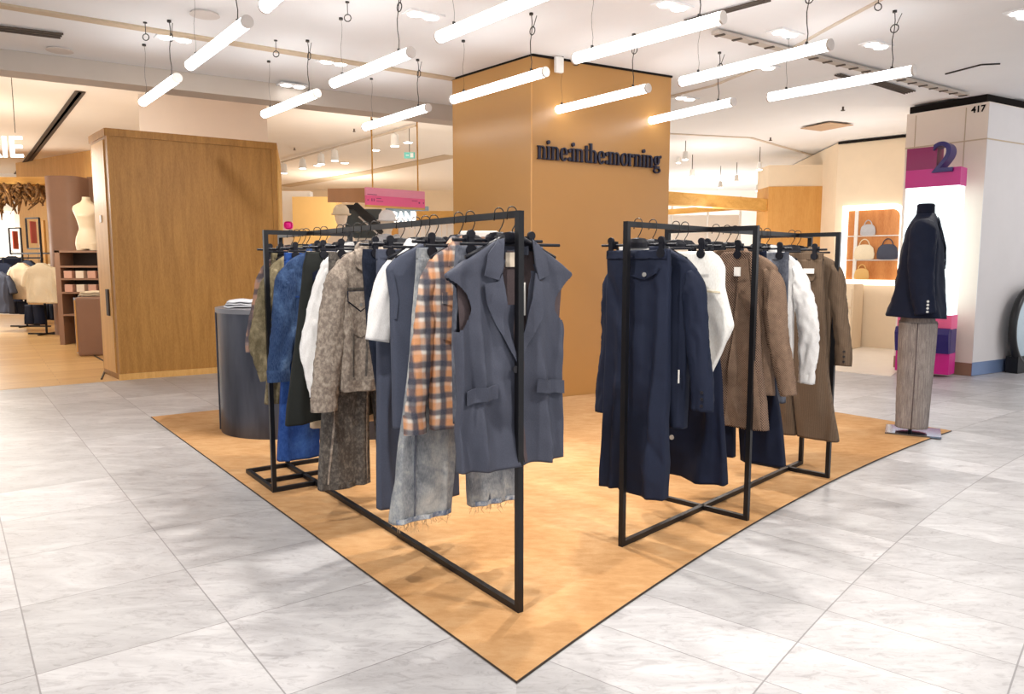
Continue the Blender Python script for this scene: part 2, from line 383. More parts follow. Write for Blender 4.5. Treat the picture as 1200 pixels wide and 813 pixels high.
# carpet
arc = []
a0 = math.atan2(2.22 - RC[1], -(0.013 - RC[0])); a1 = math.atan2(5.795 - RC[1], -(3.447 - RC[0]))
for i in range(33):
    a = a0 + (a1 - a0) * i / 32; arc.append((RC[0] - 21.06 * math.cos(a), RC[1] + 21.06 * math.sin(a)))
bm = bmesh.new(); prism(bm, [(-3.09, 6.325)] + arc + [(2.87, 6.52), (1.68, 7.86), (1.63, 7.93), (0.18, 7.12), (-0.63, 8.04)], 0.0005, 0.006)
tag(obj('carpet', bm, M['carpet']), 'large tan carpet with pointed front corner lying on the grey stone tiles', 'carpet')
bm = bmesh.new()
for a, b in zip(arc, arc[1:]): bar(bm, (a[0], a[1], .0032), (b[0], b[1], .0032), 0.003, 0.006)
bar(bm, (-3.09, 6.325, .0032), (0.013, 2.22, .0032), 0.003, 0.006)
struct('trim_1', bm, M['cord'])

# ceiling: main level, dropped level beyond the bulkhead, grooves
ZC, ZL = 3.22, 3.62; ZB = 3.05
def line(p, q, t): return (p[0] + (q[0] - p[0]) * t, p[1] + (q[1] - p[1]) * t)
B0, B1 = G(0, 57, ZC), G(540, 125, ZC)
b_l, b_r = line(B0, B1, -2.2), line(B0, B1, 1.15)
bm = bmesh.new(); prism(bm, [(-14, -2.5), (12, -2.5), (12, 9.2), (5.5, 9.0), (1.5, 8.9), b_r[:2], b_l[:2]], ZC, ZC + 0.1)
struct('ceiling', bm, M['ceiling'])
bm = bmesh.new(); prism(bm, [b_l[:2], b_r[:2], (1.2, 26), (-22, 26)], ZL, ZL + 0.15)
struct('ceiling_back', bm, M['ceiling_warm'])
bm = bmesh.new(); bar(bm, (b_l[0] - .08, b_l[1] + .13, (ZB + ZL) / 2), (b_r[0] - .08, b_r[1] + .13, (ZB + ZL) / 2), 0.30, ZL - ZB + .02)
struct('trim_2', bm, M['bulkhead'])
bm = bmesh.new(); prism(bm, [(1.2, 8.85), (12, 9.1), (14, 26), (1.2, 26)], ZC + 0.02, ZC + 0.12)
struct('ceiling_right', bm, M['ceiling'])
bm = bmesh.new(); p, q = G(0, 5, ZC), G(533, 92, ZC); p2 = line(p, q, -.8); bar(bm, (*p2[:2], ZC - .008), (*q[:2], ZC - .008), .10, .02)
struct('trim_3', bm, M['groove'])
# slot light track on the right side of the ceiling
p, q = G(838, 33, ZC), G(1132, 108, ZC)
sl = thing('ceiling_slot', 'long dark slotted track recessed in ceiling leading to cream pillar', 'ceiling slot', ((p[0] + q[0]) / 2, (p[1] + q[1]) / 2, ZC - .03))
bm = bmesh.new(); v = Vector((q[0] - p[0], q[1] - p[1], 0)) / 2
bar(bm, -v, v, .08, .025); obj('channel', bm, plain('slot_grey', rgb(186, 174, 162), .7), sl)
for k in range(20):
    f = -0.97 + 1.94 * k / 19; bm = bmesh.new(); bar(bm, v * f + Vector((-.03, .03, -.016)), v * f + Vector((.03, -.03, -.016)), .03, .01); obj('slat', bm, M['vent'], sl)
def strip(name, pts, w, mat, z=ZC):
    bm = bmesh.new()
    for a, b in zip(pts, pts[1:]):
        A, B = G(*a, z), G(*b, z); bar(bm, (A[0], A[1], z - .006), (B[0], B[1], z - .006), w, .014)
    return struct(name, bm, mat)
strip('trim_4', [(782, 113), (835, 100), (890, 78), (960, 38), (1030, 0), (1060, -20)], .03, M['groove_pale'])
strip('trim_5', [(1108, 86), (1150, 75), (1172, 74)], .012, M['wire'])
strip('trim_6', [(782, 156), (880, 161), (982, 190)], .05, M['groove_pale'], ZC + .02)
strip('trim_7', [(333, 218), (430, 202), (531, 182)], .42, M['groove'], ZL)

# vents, downlights, detectors
def grille(name, label, pxs, n, z=ZC):
    P4 = [Vector(G(*a, z)) for a in pxs]; c = sum(P4, Vector()) / 4
    t = thing(name, label, 'ceiling vent', (c.x, c.y, z - .012))
    bm = bmesh.new(); vs = [bm.verts.new((p - c) + Vector((0, 0, .006))) for p in P4]; f = bm.faces.new(vs)
    obj('backing', bm, M['ceiling'], t)
    bm = bmesh.new()
    for k in range(n):
        f = (k + .5) / n; a = P4[0].lerp(P4[3], f) - c; b = P4[1].lerp(P4[2], f) - c; bar(bm, a, b, max(.012, (P4[0] - P4[3]).length / n * .45), .012)
    obj('slat_grille', bm, M['vent'], t)
    return t
grille('ceiling_vent', 'slatted ceiling vent near the dark slot and the tubes on the right', [(1018, 96), (1059, 109), (1074, 105), (1033, 93)], 5)
grille('ceiling_vent', 'long narrow slatted ceiling vent above the tube in front of the column', [(800, 22), (893, -3), (905, -1), (812, 24)], 3)
grille('ceiling_vent', 'short toothed ceiling vent at the far left of the ceiling', [(-8, 27), (75, 37), (70, 44), (-8, 34)], 3)
grille('ceiling_vent', 'short slatted ceiling vent further left than the long dark slot vent', [(977, 87), (994, 92), (1003, 90), (986, 85)], 3)
grille('ceiling_vent', 'long diagonal slotted vent in the lowered ceiling above glowing letters', [(15, 205), (90, 106), (98, 107), (25, 204)], 2, ZL)
bm = bmesh.new(); P4 = [G(*a, ZC) for a in [(938, 150), (972, 143), (1000, 146), (962, 153)]]; prism(bm, [p[:2] for p in P4], ZC - .01, ZC)
tag(obj('ceiling_panel', bm, plain('brown_panel', rgb(190, 158, 128), .8)), 'small brown square panel set flush in the right ceiling', 'ceiling panel')
DL = [((205, 46), 'twin white downlight in ceiling above the leftmost tube lamps', ZC), ((496, 19), 'twin white downlight in ceiling above the fourth tube from the left', ZC),
      ((788, 8), 'twin white downlight in ceiling above the largest tube lamp', ZC), ((391, 74), 'twin white downlight in ceiling left of the brown slot end', ZC),
      ((343, 101), 'twin white downlight on the grey bulkhead edge', ZC - .02), ((1027, 54), 'white downlight in ceiling beyond the rightmost tube lamp', ZC),
      ((920, 40), 'white downlight beside the long dark ceiling slot', ZC), ((803, 116), 'white downlight in ceiling right of the brown column top', ZC),
      ((895, 79), 'white downlight in ceiling between two tubes above the racks', ZC), ((1198, 18), 'white downlight at the right end of the ceiling', ZC)]
for i, ((x, y), lab, z) in enumerate(DL):
    p = G(x, y, z - .015); t = thing('downlight', lab, 'downlight', p, 0.62, 'recessed ceiling downlights')
    bm = bmesh.new(); box(bm, (0, 0, .008), (.30, .16, .012)); obj('trim_ring', bm, M['ceiling'], t)
    for s in (-1, 1):
        bm = bmesh.new(); cyl(bm, (s * .07, 0, 0), .055, .01, 20); obj('lens', bm, M['down_glow'], t)
for (x, y, z, lab) in [(240, 17, ZC, 'round ceiling speaker cover above the second tube lamp'), (70, 59, ZC, 'round ceiling speaker cover on the left before the bulkhead')]:
    p = G(x, y, z - .01); bm = bmesh.new(); cyl(bm, (0, 0, 0), .11, .014, 28, .10); tag(obj('ceiling_speaker', bm, plain('spk', rgb(222, 214, 208), .8), loc=p), lab, 'speaker')
for (x, y, z, lab) in [(1118 - 130, 125, ZC, 'tiny sprinkler head under the white right ceiling'), (675, 78 - 8, ZC, 'tiny sprinkler head above the lettered column face'), (903, 161, ZC, 'tiny sprinkler head beyond the long tubes on the right'), (415, 151, ZL, 'tiny sprinkler head in lowered ceiling left of the track'), (345, 173, ZL, 'tiny sprinkler head above the spotlight track end')]:
    p = G(x, y, z); bm = bmesh.new(); cyl(bm, (0, 0, -.02), .012, .04, 10); cyl(bm, (0, 0, -.045), .025, .008, 12)
    tag(obj('sprinkler', bm, M['vent'], loc=p), lab, 'sprinkler')

# ---- central tan column with its sign
ca, cb_, cc, cd = Vector((0.18, 7.13)), Vector((1.63, 7.94)), Vector((0.85, 8.85)), Vector((-0.62, 8.05))
bm = bmesh.new(); prism(bm, [ca, cb_, cc, cd], 0, ZC - .015); struct('wall_column', bm, M['tan_column'])
bm = bmesh.new(); prism(bm, [ca + Vector((.01, -.012)), cb_ + Vector((.012, -.005)), cc, cd + Vector((-.012, 0))], ZC - .02, ZC - .001); struct('trim_8', bm, M['dark_gap'])
fd = (cb_ - ca).normalized(); fang = math.atan2(fd.y, fd.x); fn = Vector((fd.y, -fd.x))
# seam on the column corner panel
bm = bmesh.new(); bar(bm, (*(ca + fn * .002), 0.02), (*(ca + fn * .002), ZC - .03), .012, .012); struct('trim_9', bm, plain('seam', rgb(204, 152, 86), .4))
# lettered sign, upright serif letters with thick stems
def ring2(cx, cz, a, b, ai, bi, n=28, t0=0, t1=2 * PI):
    out = []; 
    for k in range(n):
        u, v = t0 + (t1 - t0) * k / n, t0 + (t1 - t0) * (k + 1) / n
        out.append([(cx + a * math.cos(u), cz + b * math.sin(u)), (cx + a * math.cos(v), cz + b * math.sin(v)),
                    (cx + ai * math.cos(v), cz + bi * math.sin(v)), (cx + ai * math.cos(u), cz + bi * math.sin(u))])
    return out
def rect(x0, x1, z0, z1): return [[(x0, z0), (x1, z0), (x1, z1), (x0, z1)]]
def disc(cx, cz, r, n=18): return [[(cx + r * math.cos(2 * PI * k / n), cz + r * math.sin(2 * PI * k / n)) for k in range(n)]]
SW = .21
def stem(x, top=1.0, flag=True, foot=True):
    s = rect(x, x + SW, 0, top)
    if flag: s += [[(x - .09, top - .06), (x, top - .09), (x, top), (x - .09, top)]]
    if foot: s += rect(x - .07, x + SW + .07, 0, .065)
    return s
def arch(x0, x1): # thin join rising to a thick right stem
    c = (x0 + x1) / 2; hw = (x1 - x0) / 2
    return ring2(c, .66, hw + SW, .34, hw, .24, 16, 0, PI) if False else ring2((x0 + x1 + SW) / 2, .68, (x1 + SW - x0) / 2, .33, (x1 - x0 - SW) / 2 + .02, .24, 18, 0, PI * .93)
def glyph(ch):
    if ch == 'i': return stem(.08) + disc(.08 + SW / 2, 1.30, .15), .44
    if ch == 'n': return stem(.08) + stem(.56, .72, False) + arch(.08, .56), .92
    if ch == 'm': return stem(.08) + stem(.54, .72, False) + stem(1.0, .72, False) + arch(.08, .54) + arch(.54, 1.0), 1.36
    if ch == 'h': return stem(.08, 1.5) + stem(.56, .72, False) + arch(.08, .56), .92
    if ch == 'r': return stem(.08) + ring2(.48, .66, .26, .33, .20, .25, 12, PI * .35, PI * .95) + disc(.55, .84, .13), .70
    if ch == 't': return rect(.12, .12 + SW, .12, 1.3) + rect(0, .5, .92, 1.0) + ring2(.34, .16, .22, .17, .06, .09, 10, PI, 2 * PI), .54
    if ch == 'e': return ring2(.40, .49, .38, .52, .16, .44, 30, 0.0, 1.82 * PI) + rect(.2, .76, .47, .54), .82
    if ch == 'o': return ring2(.42, .49, .40, .52, .17, .44), .86
    if ch == 'g': return ring2(.38, .63, .33, .38, .12, .31) + ring2(.42, -.18, .40, .24, .28, .15) + rect(.2, .7, .04, .15) + ring2(.2, .14, .14, .12, .05, .05, 10) + disc(.80, .93, .12) + rect(.58, .80, .88, .97), .92
    if ch == ':': return disc(.17, .16, .15) + disc(.17, .80, .15), .36
s0 = ca + fd * 0.055; s_len = 1.48
sg = thing('wall_sign', 'navy serif lettering nine:inthe:morning mounted on the tan column face', 'sign', (s0.x, s0.y, 2.28), fang)
W = 'nine:inthe:morning'; adv = sum(glyph(c)[1] for c in W); gs = s_len / adv; gx = 0.0
for chh in W:
    polys, w = glyph(chh); bm = bmesh.new()
    for pl in polys:
        A = [bm.verts.new((gx + x * gs, -.03, z * gs * 1.12)) for x, z in pl]; B = [bm.verts.new((gx + x * gs, -.004, z * gs * 1.12)) for x, z in pl]
        bm.faces.new(A); bm.faces.new(B[::-1])
        for k in range(len(pl)): bm.faces.new((A[k], A[(k + 1) % len(pl)], B[(k + 1) % len(pl)], B[k]))
    obj('letter', bm, M['sign_navy'], sg); gx += w * gs
# junction box near the column top
p = Vector(D(655, 76, 7.2)); bm = bbox((0, 0, 0), (.085, .04, .14), fang, .006); jb = tag(obj('junction_box', bm, M['white_plastic'], loc=p), 'small white electrical box with cables near the top of tan column', 'junction box')
bm = bmesh.new(); tube(bm, [(.0, 0, .07), (.01, 0, .12), (.03, 0.03, .16)], .004, 6); tube(bm, [(.02, 0, .07), (.04, 0, .12), (.06, .03, .16)], .004, 6); obj('cable', bm, M['white_plastic'], jb)

# ---- oak cabinet block
oa, ob, oc = Vector((-4.43, 8.40)), Vector((-2.90, 9.42)), Vector((-4.92, 8.97)); od = ob + (oc - oa); OZ = 2.77
ok = thing('oak_cabinet', 'tall oak veneered partition block standing where wood floor meets stone tiles', 'cabinet', (oa.x, oa.y, 0))
def rel(p): return (p.x - oa.x, p.y - oa.y)
bm = bmesh.new(); prism(bm, [rel(oa), rel(ob), rel(od), rel(oc)], 0, OZ); obj('body', bm, M['oak'], ok)
e1 = (ob - oa).normalized(); n1 = Vector((e1.y, -e1.x)); e2 = (oc - oa).normalized(); n2 = Vector((-e2.y, e2.x))
def face_bar(a, b, z0, z1, n, th, mat, name, parent=ok):
    bm = bmesh.new(); prism(bm, [rel(a), rel(b), rel(b + n * th), rel(a + n * th)], z0, z1); return obj(name, bm, mat, parent)
face_bar(oa, oa + e1 * .06, 0, OZ, n1, .015, M['oak'], 'stile'); face_bar(ob - e1 * .06, ob, 0, OZ, n1, .015, M['oak'], 'stile')
face_bar(oa - e1 * .01, ob + e1 * .01, OZ - .07, OZ + .01, n1, .02, M['oak'], 'top_rail'); face_bar(oa - e1 * .01, ob + e1 * .01, 0, .07, n1, .02, M['oak_light'], 'plinth')
n2 = n2 if n2.x < 0 else -n2
face_bar(oa, oc, OZ - .07, OZ + .01, n2, .02, M['oak'], 'top_rail'); face_bar(oa + e2 * .12, oc - e2 * .08, .07, OZ - .1, n2, .012, M['oak_light'], 'door')
face_bar(oa + e2 * .22, oa + e2 * .32, .72, 1.02, n2, .03, M['cord'], 'handle')
face_bar(oa + e2 * .36, oa + e2 * .44, 1.78, 1.86, n2, .02, M['white_plastic'], 'switch_plate')
bm = bmesh.new(); q = rel(ob); tube(bm, [(q[0] + .03, q[1] - .0, 0), (q[0] + .03, q[1], 2.2), (q[0] + .02, q[1] + .03, 2.5), (q[0] - .04, q[1] + .1, OZ)], .03, 10); obj('edge_strip', bm, M['oak_light'], ok, True)
# ------------------------------------------------------------------ tube lamps
TUBES = [((167, 120), (208, 91), 'white tube lamp hung lowest at far left over the oak block corner'),
 ((222, 77), (290, 25), 'white tube lamp second from the left, large, end cap facing camera'),
 ((310, 8), (340, -20), 'white tube lamp mostly cut off by the top of the photo at left'),
 ((309, 134), (372, 109), 'small white tube lamp above the right edge of the oak block'),
 ((390, 98), (482, 61), 'white tube lamp before the grey bulkhead, left of the long cut-off tube'),
 ((514, 44), (632, -5), 'long white tube lamp running out of the photo top at the middle'),
 ((427, 149), (502, 126), 'white tube lamp hung just left of the tan column'),
 ((530, 117), (640, 84), 'white tube lamp crossing the narrow left face of the tan column'),
 ((673, 69), (848, 20), 'largest white tube lamp, hung in front of the tan column top right corner'),
 ((644, 131), (760, 103), 'white tube lamp hung right above the column lettering'),
 ((797, 96), (974, 52), 'long white tube lamp over the right rack, second from the right'),
 ((743, 146), (860, 119), 'white tube lamp crossing the right edge of the tan column'),
 ((900, 114), (1072, 82), 'rightmost long white tube lamp, near the cream pillar')]
TZ = 2.75; TR = 0.037
def tube_lamp(A, B, label):
    A, B = Vector(G(*A, TZ)), Vector(G(*B, TZ)); d = (B - A).normalized()
    if (B - A).length < 1.1: B = A + d * 1.22
    c = (A + B) / 2; L = (B - A).length
    t = thing('tube_lamp', label, 'lamp', c, math.atan2(d.y, d.x), 'suspended tube lamps')
    R = Matrix.Rotation(PI / 2, 4, 'Y')
    bm = bmesh.new(); cyl(bm, (0, 0, 0), TR, L - .03, 28, M=R); autosmooth(obj('tube', bm, M['tube_glow'], t))
    for s in (-1, 1):
        bm = bmesh.new(); cyl(bm, (s * (L / 2 - .008), 0, 0), TR + .001, .018, 28, M=R); autosmooth(obj('end_cap', bm, M['tube_cap'], t))
    for s, th in ((-1, .0012), (1, .0035)):
        x = s * L * .36; bm = bmesh.new(); top = ZC - TZ
        pts = [(x, 0, TR - .005)] + [(x + .006 * math.sin(k * 1.7), .006 * math.cos(k * 1.3), TR + (top - TR) * k / 6) for k in range(1, 6)] + [(x, 0, top)]
        tube(bm, pts, th, 6); cyl(bm, (x, 0, top - .008), .016, .016, 12); cyl(bm, (x, 0, TR + .005), .010, .03, 10)
        w = obj('suspension_wire', bm, M['wire'], t)
        if s == 1:
            bm = bmesh.new(); tube(bm, [(x + .03 * math.cos(a), .012, top - .13 + .03 * math.sin(a)) for a in [2 * PI * k / 14 for k in range(15)]], .004, 6)
            tube(bm, [(x + .01, .012, top - .11), (x + .05, .012, top - .03)], .003, 6); obj('cable_loop', bm, M['wire'], w)
    return t
for A, B, lab in TUBES: tube_lamp(A, B, lab)
for (x, y, lab) in [(170, 42, 'loose wire ring hanging from ceiling left of the tubes'), (323, 63, 'loose wire ring hanging from ceiling right of the second tube'), (407, 18, 'loose wire ring hanging from ceiling above the bulkhead tube'), (1030, 4, 'loose wire ring at ceiling top over the right rack')]:
    q = G(x, y - 16, ZC); bm = bmesh.new(); tube(bm, [(0, 0, 0), (0, 0, -.09)], .003, 6)
    tube(bm, [(.025 * math.cos(a), 0, -.115 + .025 * math.sin(a)) for a in [2 * PI * k / 14 for k in range(15)]], .004, 6); cyl(bm, (0, 0, -.004), .015, .008, 12)
    tag(obj('wire_ring', bm, M['wire'], loc=q), lab, 'wire ring')

# ------------------------------------------------------------------ racks
RACK = {'L': (Vector((0.026, 2.695)), Vector((-.587, .811)), Vector((.811, .587))), 'R': (Vector((.508, 3.355)), Vector((.692, .722)), Vector((.722, -.692)))}
RZ = {k: math.atan2(v[2].y, v[2].x) for k, v in RACK.items()}
RH = 1.49; RW = .024
def rack(k, L, frames, label, loop=False):
    o = RACK[k][0]; t = thing('clothes_rack', label, 'clothes rack', (o.x, o.y, .006), RZ[k])
    h = RH - .006; w = RW
    def part(name, a, b):
        bm = bmesh.new(); bar(bm, a, b, w); obj(name, bm, M['black_metal'], t)
    part('top_rail', (0, -w / 2, h - w / 2), (0, L + w / 2, h - w / 2)); part('floor_rail', (0, -w / 2, w / 2), (0, L + w / 2, w / 2))
    part('post', (0, 0, w), (0, 0, h - w)); part('post', (0, L, w), (0, L, h - w))
    for i, f in enumerate(frames):
        part('cross_bar', (-.25 - w / 2, f, w / 2), (.25 + w / 2, f, w / 2))
        part('cross_bar', (-.25 - w / 2, f, h - w / 2), (.25 + w / 2, f, h - w / 2))
        for s in (-1, 1): part('post', (s * .25, f, w), (s * .25, f, h - w))
    if loop:
        f = frames[0]
        for s in (-1, 1): part('base_bar', (s * .25, f, w / 2), (s * .25, L, w / 2))
        part('base_bar', (-.25 - w / 2, L, w / 2), (.25 + w / 2, L, w / 2)); part('base_bar', (-.25, (f + L) / 2 - .04, w / 2), (.25, (f + L) / 2 - .04, w / 2))
    return t
rack('L', 2.51, [2.02], 'black square tube clothes rack of denim and shirts, nearer the oak block', True)
rack('R', 1.99, [.73, 1.79], 'black square tube clothes rack of navy and tweed, nearer the dressed mannequin')

# ---- hangers
def hook_bm():
    bm = bmesh.new(); pts = [(-.022, 0, RH - .03)]
    for k in range(9):
        a = PI - PI * k / 8; pts.append((.020 * math.cos(a), 0, RH + .001 + .016 * math.sin(a)))
    pts += [(.021, 0, RH - .03), (.012, 0, RH - .05), (.001, 0, RH - .066), (0, 0, RH - .105)]
    tube(bm, pts, .0023, 6); return bm
HK = HB = None
def hanger(k, s, kind, label, half=.20, clipx=.135):
    o, b, n = RACK[k]; p = o + b * s
    t = thing('clothes_hanger', label, 'hanger', (p.x, p.y, RH - .11), RZ[k], 'hangers on the left rack' if k == 'L' else 'hangers on the right rack')
    z0 = -(RH - .11)
    obj('hook', hook_bm(), M['steel'] if False else M['wire'], t, True, (0, 0, z0))
    if kind == 'clip':
        bm = bmesh.new(); tube(bm, [(-half, 0, 1.388), (half, 0, 1.388)], .0065, 8)
        lathe(bm, [(.004, 1.374), (.062, 1.374), (.060, 1.398), (.040, 1.416), (.012, 1.42)], n=20, sy=.26); obj('bar', bm, M['black_plastic'], t, False, (0, 0, z0))
        for s_ in (-1, 1):
            bm = bmesh.new(); box(bm, (s_ * clipx, 0, 1.388), (.030, .036, .036)); cyl(bm, (s_ * clipx, -.018, 1.408), .016, .012, 14, M=Matrix.Rotation(PI / 2, 4, 'X'))
            box(bm, (s_ * clipx, -.019, 1.372), (.022, .010, .05)); cyl(bm, (s_ * clipx, -.020, 1.350), .021, .011, 14, M=Matrix.Rotation(PI / 2, 4, 'X'))
            obj('clip', bm, M['black_plastic'], t, False, (0, 0, z0))
    else:
        bm = bmesh.new()
        tube(bm, [(-half * .9, 0, 1.325), (-half * .6, -.0, 1.352), (-.05, 0, 1.388), (0, 0, 1.393), (.05, 0, 1.388), (half * .6, 0, 1.352), (half * .9, 0, 1.325)], [.008, .010, .013, .014, .013, .010, .008], 8)
        lathe(bm, [(.004, 1.380), (.060, 1.380), (.058, 1.400), (.036, 1.414), (.010, 1.418)], n=20, sy=.28); tube(bm, [(-half, 0, 1.372), (half, 0, 1.372)], .006, 8); obj('shoulder_bar', bm, M['black_plastic'], t, True, (0, 0, z0))
    return t

# ------------------------------------------------------------------ garments
def sgn(v): return -1 if v < 0 else 1
class Body:
    """cloth shell: rows (z, left x, right x, front depth, back depth)"""
    def __init__(s, prof, fold=.010, freq=26, seed=0, p=.46, smooth=.012, hem=0.0):
        s.prof = sorted(prof, key=lambda r: -r[0]); s.fold, s.freq, s.seed, s.p, s.hem = fold, freq, seed, p, hem
        z = np.array([r[0] for r in s.prof])[::-1]; s.z0, s.z1 = z[0], z[-1]
        s.gz = np.linspace(s.z0, s.z1, 400); k = max(1, int(smooth / ((s.z1 - s.z0) / 400))); ker = np.ones(2 * k + 1) / (2 * k + 1)
        s.c = []
        for j in range(1, 5):
            v = np.interp(s.gz, z, np.array([r[j] for r in s.prof])[::-1]); v = np.convolve(np.pad(v, k, mode='edge'), ker, 'valid'); s.c.append(v)
    def at(s, z): return [float(np.interp(z, s.gz, c)) for c in s.c]
    def fold_y(s, x, z):
        w = min(1, max(0, (s.z1 - z) / (s.z1 - s.z0) * 1.6))
        a = math.sin(s.freq * x + s.seed * 1.7 + 1.2 * noise.noise(Vector((x * 5, s.seed, z * 1.5))) * 2)
        b = noise.noise(Vector((x * 11, s.seed + 3.3, z * 3.2)))
        c = noise.noise(Vector((x * 24 + z * 8, s.seed + 9, z * 14)))
        r = .5 - abs(noise.noise(Vector((x * 7 + z * 2.2, s.seed + 5.1, z * 2.6 - x * 1.5)))) * 2.2
        return 1.45 * s.fold * (w * (abs(a) * 1.8 - .9) + (.25 + .75 * w) * b * .8 + (.35 + .65 * w) * r * 1.1 + .22 * c)
    def pt(s, th, z):
        xl, xr, tf, tb = s.at(z); mid, hw = (xl + xr) / 2, (xr - xl) / 2
        c, n = math.cos(th), math.sin(th); X = sgn(c) * abs(c) ** s.p; Y = sgn(n) * abs(n) ** (s.p * .9)
        x = mid + hw * X; y = (tf if Y < 0 else tb) * Y
        return x, y + s.fold_y(x, z) * (1 - .5 * X * X)
    def front(s, x, z):
        xl, xr, tf, tb = s.at(z); mid, hw = (xl + xr) / 2, max(1e-4, (xr - xl) / 2)
        X = max(-.999, min(.999, (x - mid) / hw)); c = abs(X) ** (1 / s.p); Y = math.sqrt(max(0, 1 - c * c)) ** (s.p * .9)
        return -tf * Y + s.fold_y(x, z) * (1 - .5 * X * X)
    def mesh(s, cut=None, N=72, dz=.013, inner=True, topcap=True):
        bm = bmesh.new(); nz = max(6, int((s.z1 - s.z0) / dz)); rows = []
        zs = [s.z1 + (s.z0 - s.z1) * i / nz for i in range(nz + 1)]
        for i, z in enumerate(zs):
            row = []
            for k in range(N):
                x, y = s.pt(2 * PI * k / N, z); dzz = 0
                if s.hem:
                    g = max(0, 1 - (z - s.z0) / .25); dzz = s.hem * g * (noise.noise(Vector((x * 4, y * 3, s.seed))))
                row.append(bm.verts.new((x, y, z + dzz)))
            rows.append(row)
        for A, B in zip(rows, rows[1:]):
            for k in range(N): bm.faces.new((A[k], A[(k + 1) % N], B[(k + 1) % N], B[k]))
        if inner:
            last = rows[-1]; cx = sum((v.co for v in last), Vector()) / N
            md = [(last[q].co + last[(N - q) % N].co) / 2 for q in range(N)]; in1 = [bm.verts.new(v.co.lerp(m_, .12) + Vector(((cx.x - v.co.x) * .02, 0, .002))) for v, m_ in zip(last, md)]; in2 = [bm.verts.new(v.co.lerp(m_, .5) + Vector(((cx.x - v.co.x) * .06, 0, .04))) for v, m_ in zip(last, md)]
            for A, B in ((last, in1), (in1, in2)):
                for k in range(N): bm.faces.new((A[k], A[(k + 1) % N], B[(k + 1) % N], B[k]))
            if not cut: bm.faces.new(in2)
        if topcap: bm.faces.new(rows[0][::-1])
        if cut:
            kill = [f for f in bm.faces if cut(*f.calc_center_median())]; bmesh.ops.delete(bm, geom=kill, context='FACES')
        return bm
def patch(body, poly, off=.006, th=.004, size=.022, yfun=None):
    """flat cloth piece laid over the front of a body; poly in (x, z)"""
    bm = bmesh.new(); bm.faces.new([bm.verts.new((x, 0, z)) for x, z in poly]); bmesh.ops.triangulate(bm, faces=bm.faces[:])
    for _ in range(6):
        le = [e for e in bm.edges if e.calc_length() > size]
        if not le: break
        bmesh.ops.subdivide_edges(bm, edges=le, cuts=1); bmesh.ops.triangulate(bm, faces=[f for f in bm.faces if len(f.verts) > 3])
    bmesh.ops.recalc_face_normals(bm, faces=bm.faces[:])
    f = yfun or body.front
    for v in bm.verts: v.co.y = f(v.co.x, v.co.z) - off
    if bm.faces[0].normal.y > 0: bmesh.ops.reverse_faces(bm, faces=bm.faces[:])
    g = bmesh.ops.extrude_face_region(bm, geom=bm.faces[:])
    for v in [e for e in g['geom'] if isinstance(e, bmesh.types.BMVert)]: v.co.y -= th
    return bm
def sleeve_bm(path, seed=0, wr=.006, N=28, step=.012, open_end=True):
    """path: (x, y, z, radius across, radius depth)"""
    P_ = np.array(path, float); d = np.concatenate([[0], np.cumsum(np.linalg.norm(np.diff(P_[:, :3], axis=0), axis=1))])
    n = max(8, int(d[-1] / step)); t = np.linspace(0, d[-1], n); Q = np.stack([np.interp(t, d, P_[:, j]) for j in range(5)], 1)
    k = 3; ker = np.ones(2 * k + 1) / (2 * k + 1)
    for j in range(5):
        v = Q[:, j]; pad = np.concatenate([v[0] - (v[1] - v[0]) * np.arange(k, 0, -1), v, v[-1] + (v[-1] - v[-2]) * np.arange(1, k + 1)]); Q[:, j] = np.convolve(pad, ker, 'valid')
    bm = bmesh.new(); rows = []
    for i in range(n):
        a = Q[max(i - 1, 0), :3]; b = Q[min(i + 1, n - 1), :3]; T = Vector(b - a).normalized()
        Yv = Vector((0, 1, 0)); A = T.cross(Yv).normalized(); Bv = A.cross(T).normalized(); c = Vector(Q[i, :3]); row = []
        for m in range(N):
            th = 2 * PI * m / N; w = 1 + 0
            nv = Vector((math.cos(th) * .9 + seed * 3.1, math.sin(th) * .9, t[i] * 5 + math.cos(th) * 1.2)); r = noise.noise(nv) * wr * 1.2 + (.35 - abs(noise.noise(nv * 2.3 + Vector((0, 0, math.sin(th) * .8)))) * 1.6) * wr * 1.5
            row.append(bm.verts.new(c + A * ((Q[i, 3] + r) * math.cos(th)) + Bv * ((Q[i, 4] + r) * math.sin(th))))
        rows.append(row)
    for A, B in zip(rows, rows[1:]):
        for m in range(N): bm.faces.new((A[m], A[(m + 1) % N], B[(m + 1) % N], B[m]))
    bm.faces.new(rows[0][::-1])
    last = rows[-1]; cx = sum((v.co for v in last), Vector()) / N; up = (Vector(Q[-2, :3]) - Vector(Q[-1, :3])).normalized() * .05
    i1 = [bm.verts.new(cx + (v.co - cx) * .88) for v in last]; i2 = [bm.verts.new(cx + (v.co - cx) * .8 + up) for v in last]
    for A, B in ((last, i1), (i1, i2)):
        for m in range(N): bm.faces.new((A[m], A[(m + 1) % N], B[(m + 1) % N], B[m]))
    bm.faces.new(i2); return bm
def ypatch_sleeve(y): return lambda x, z: y
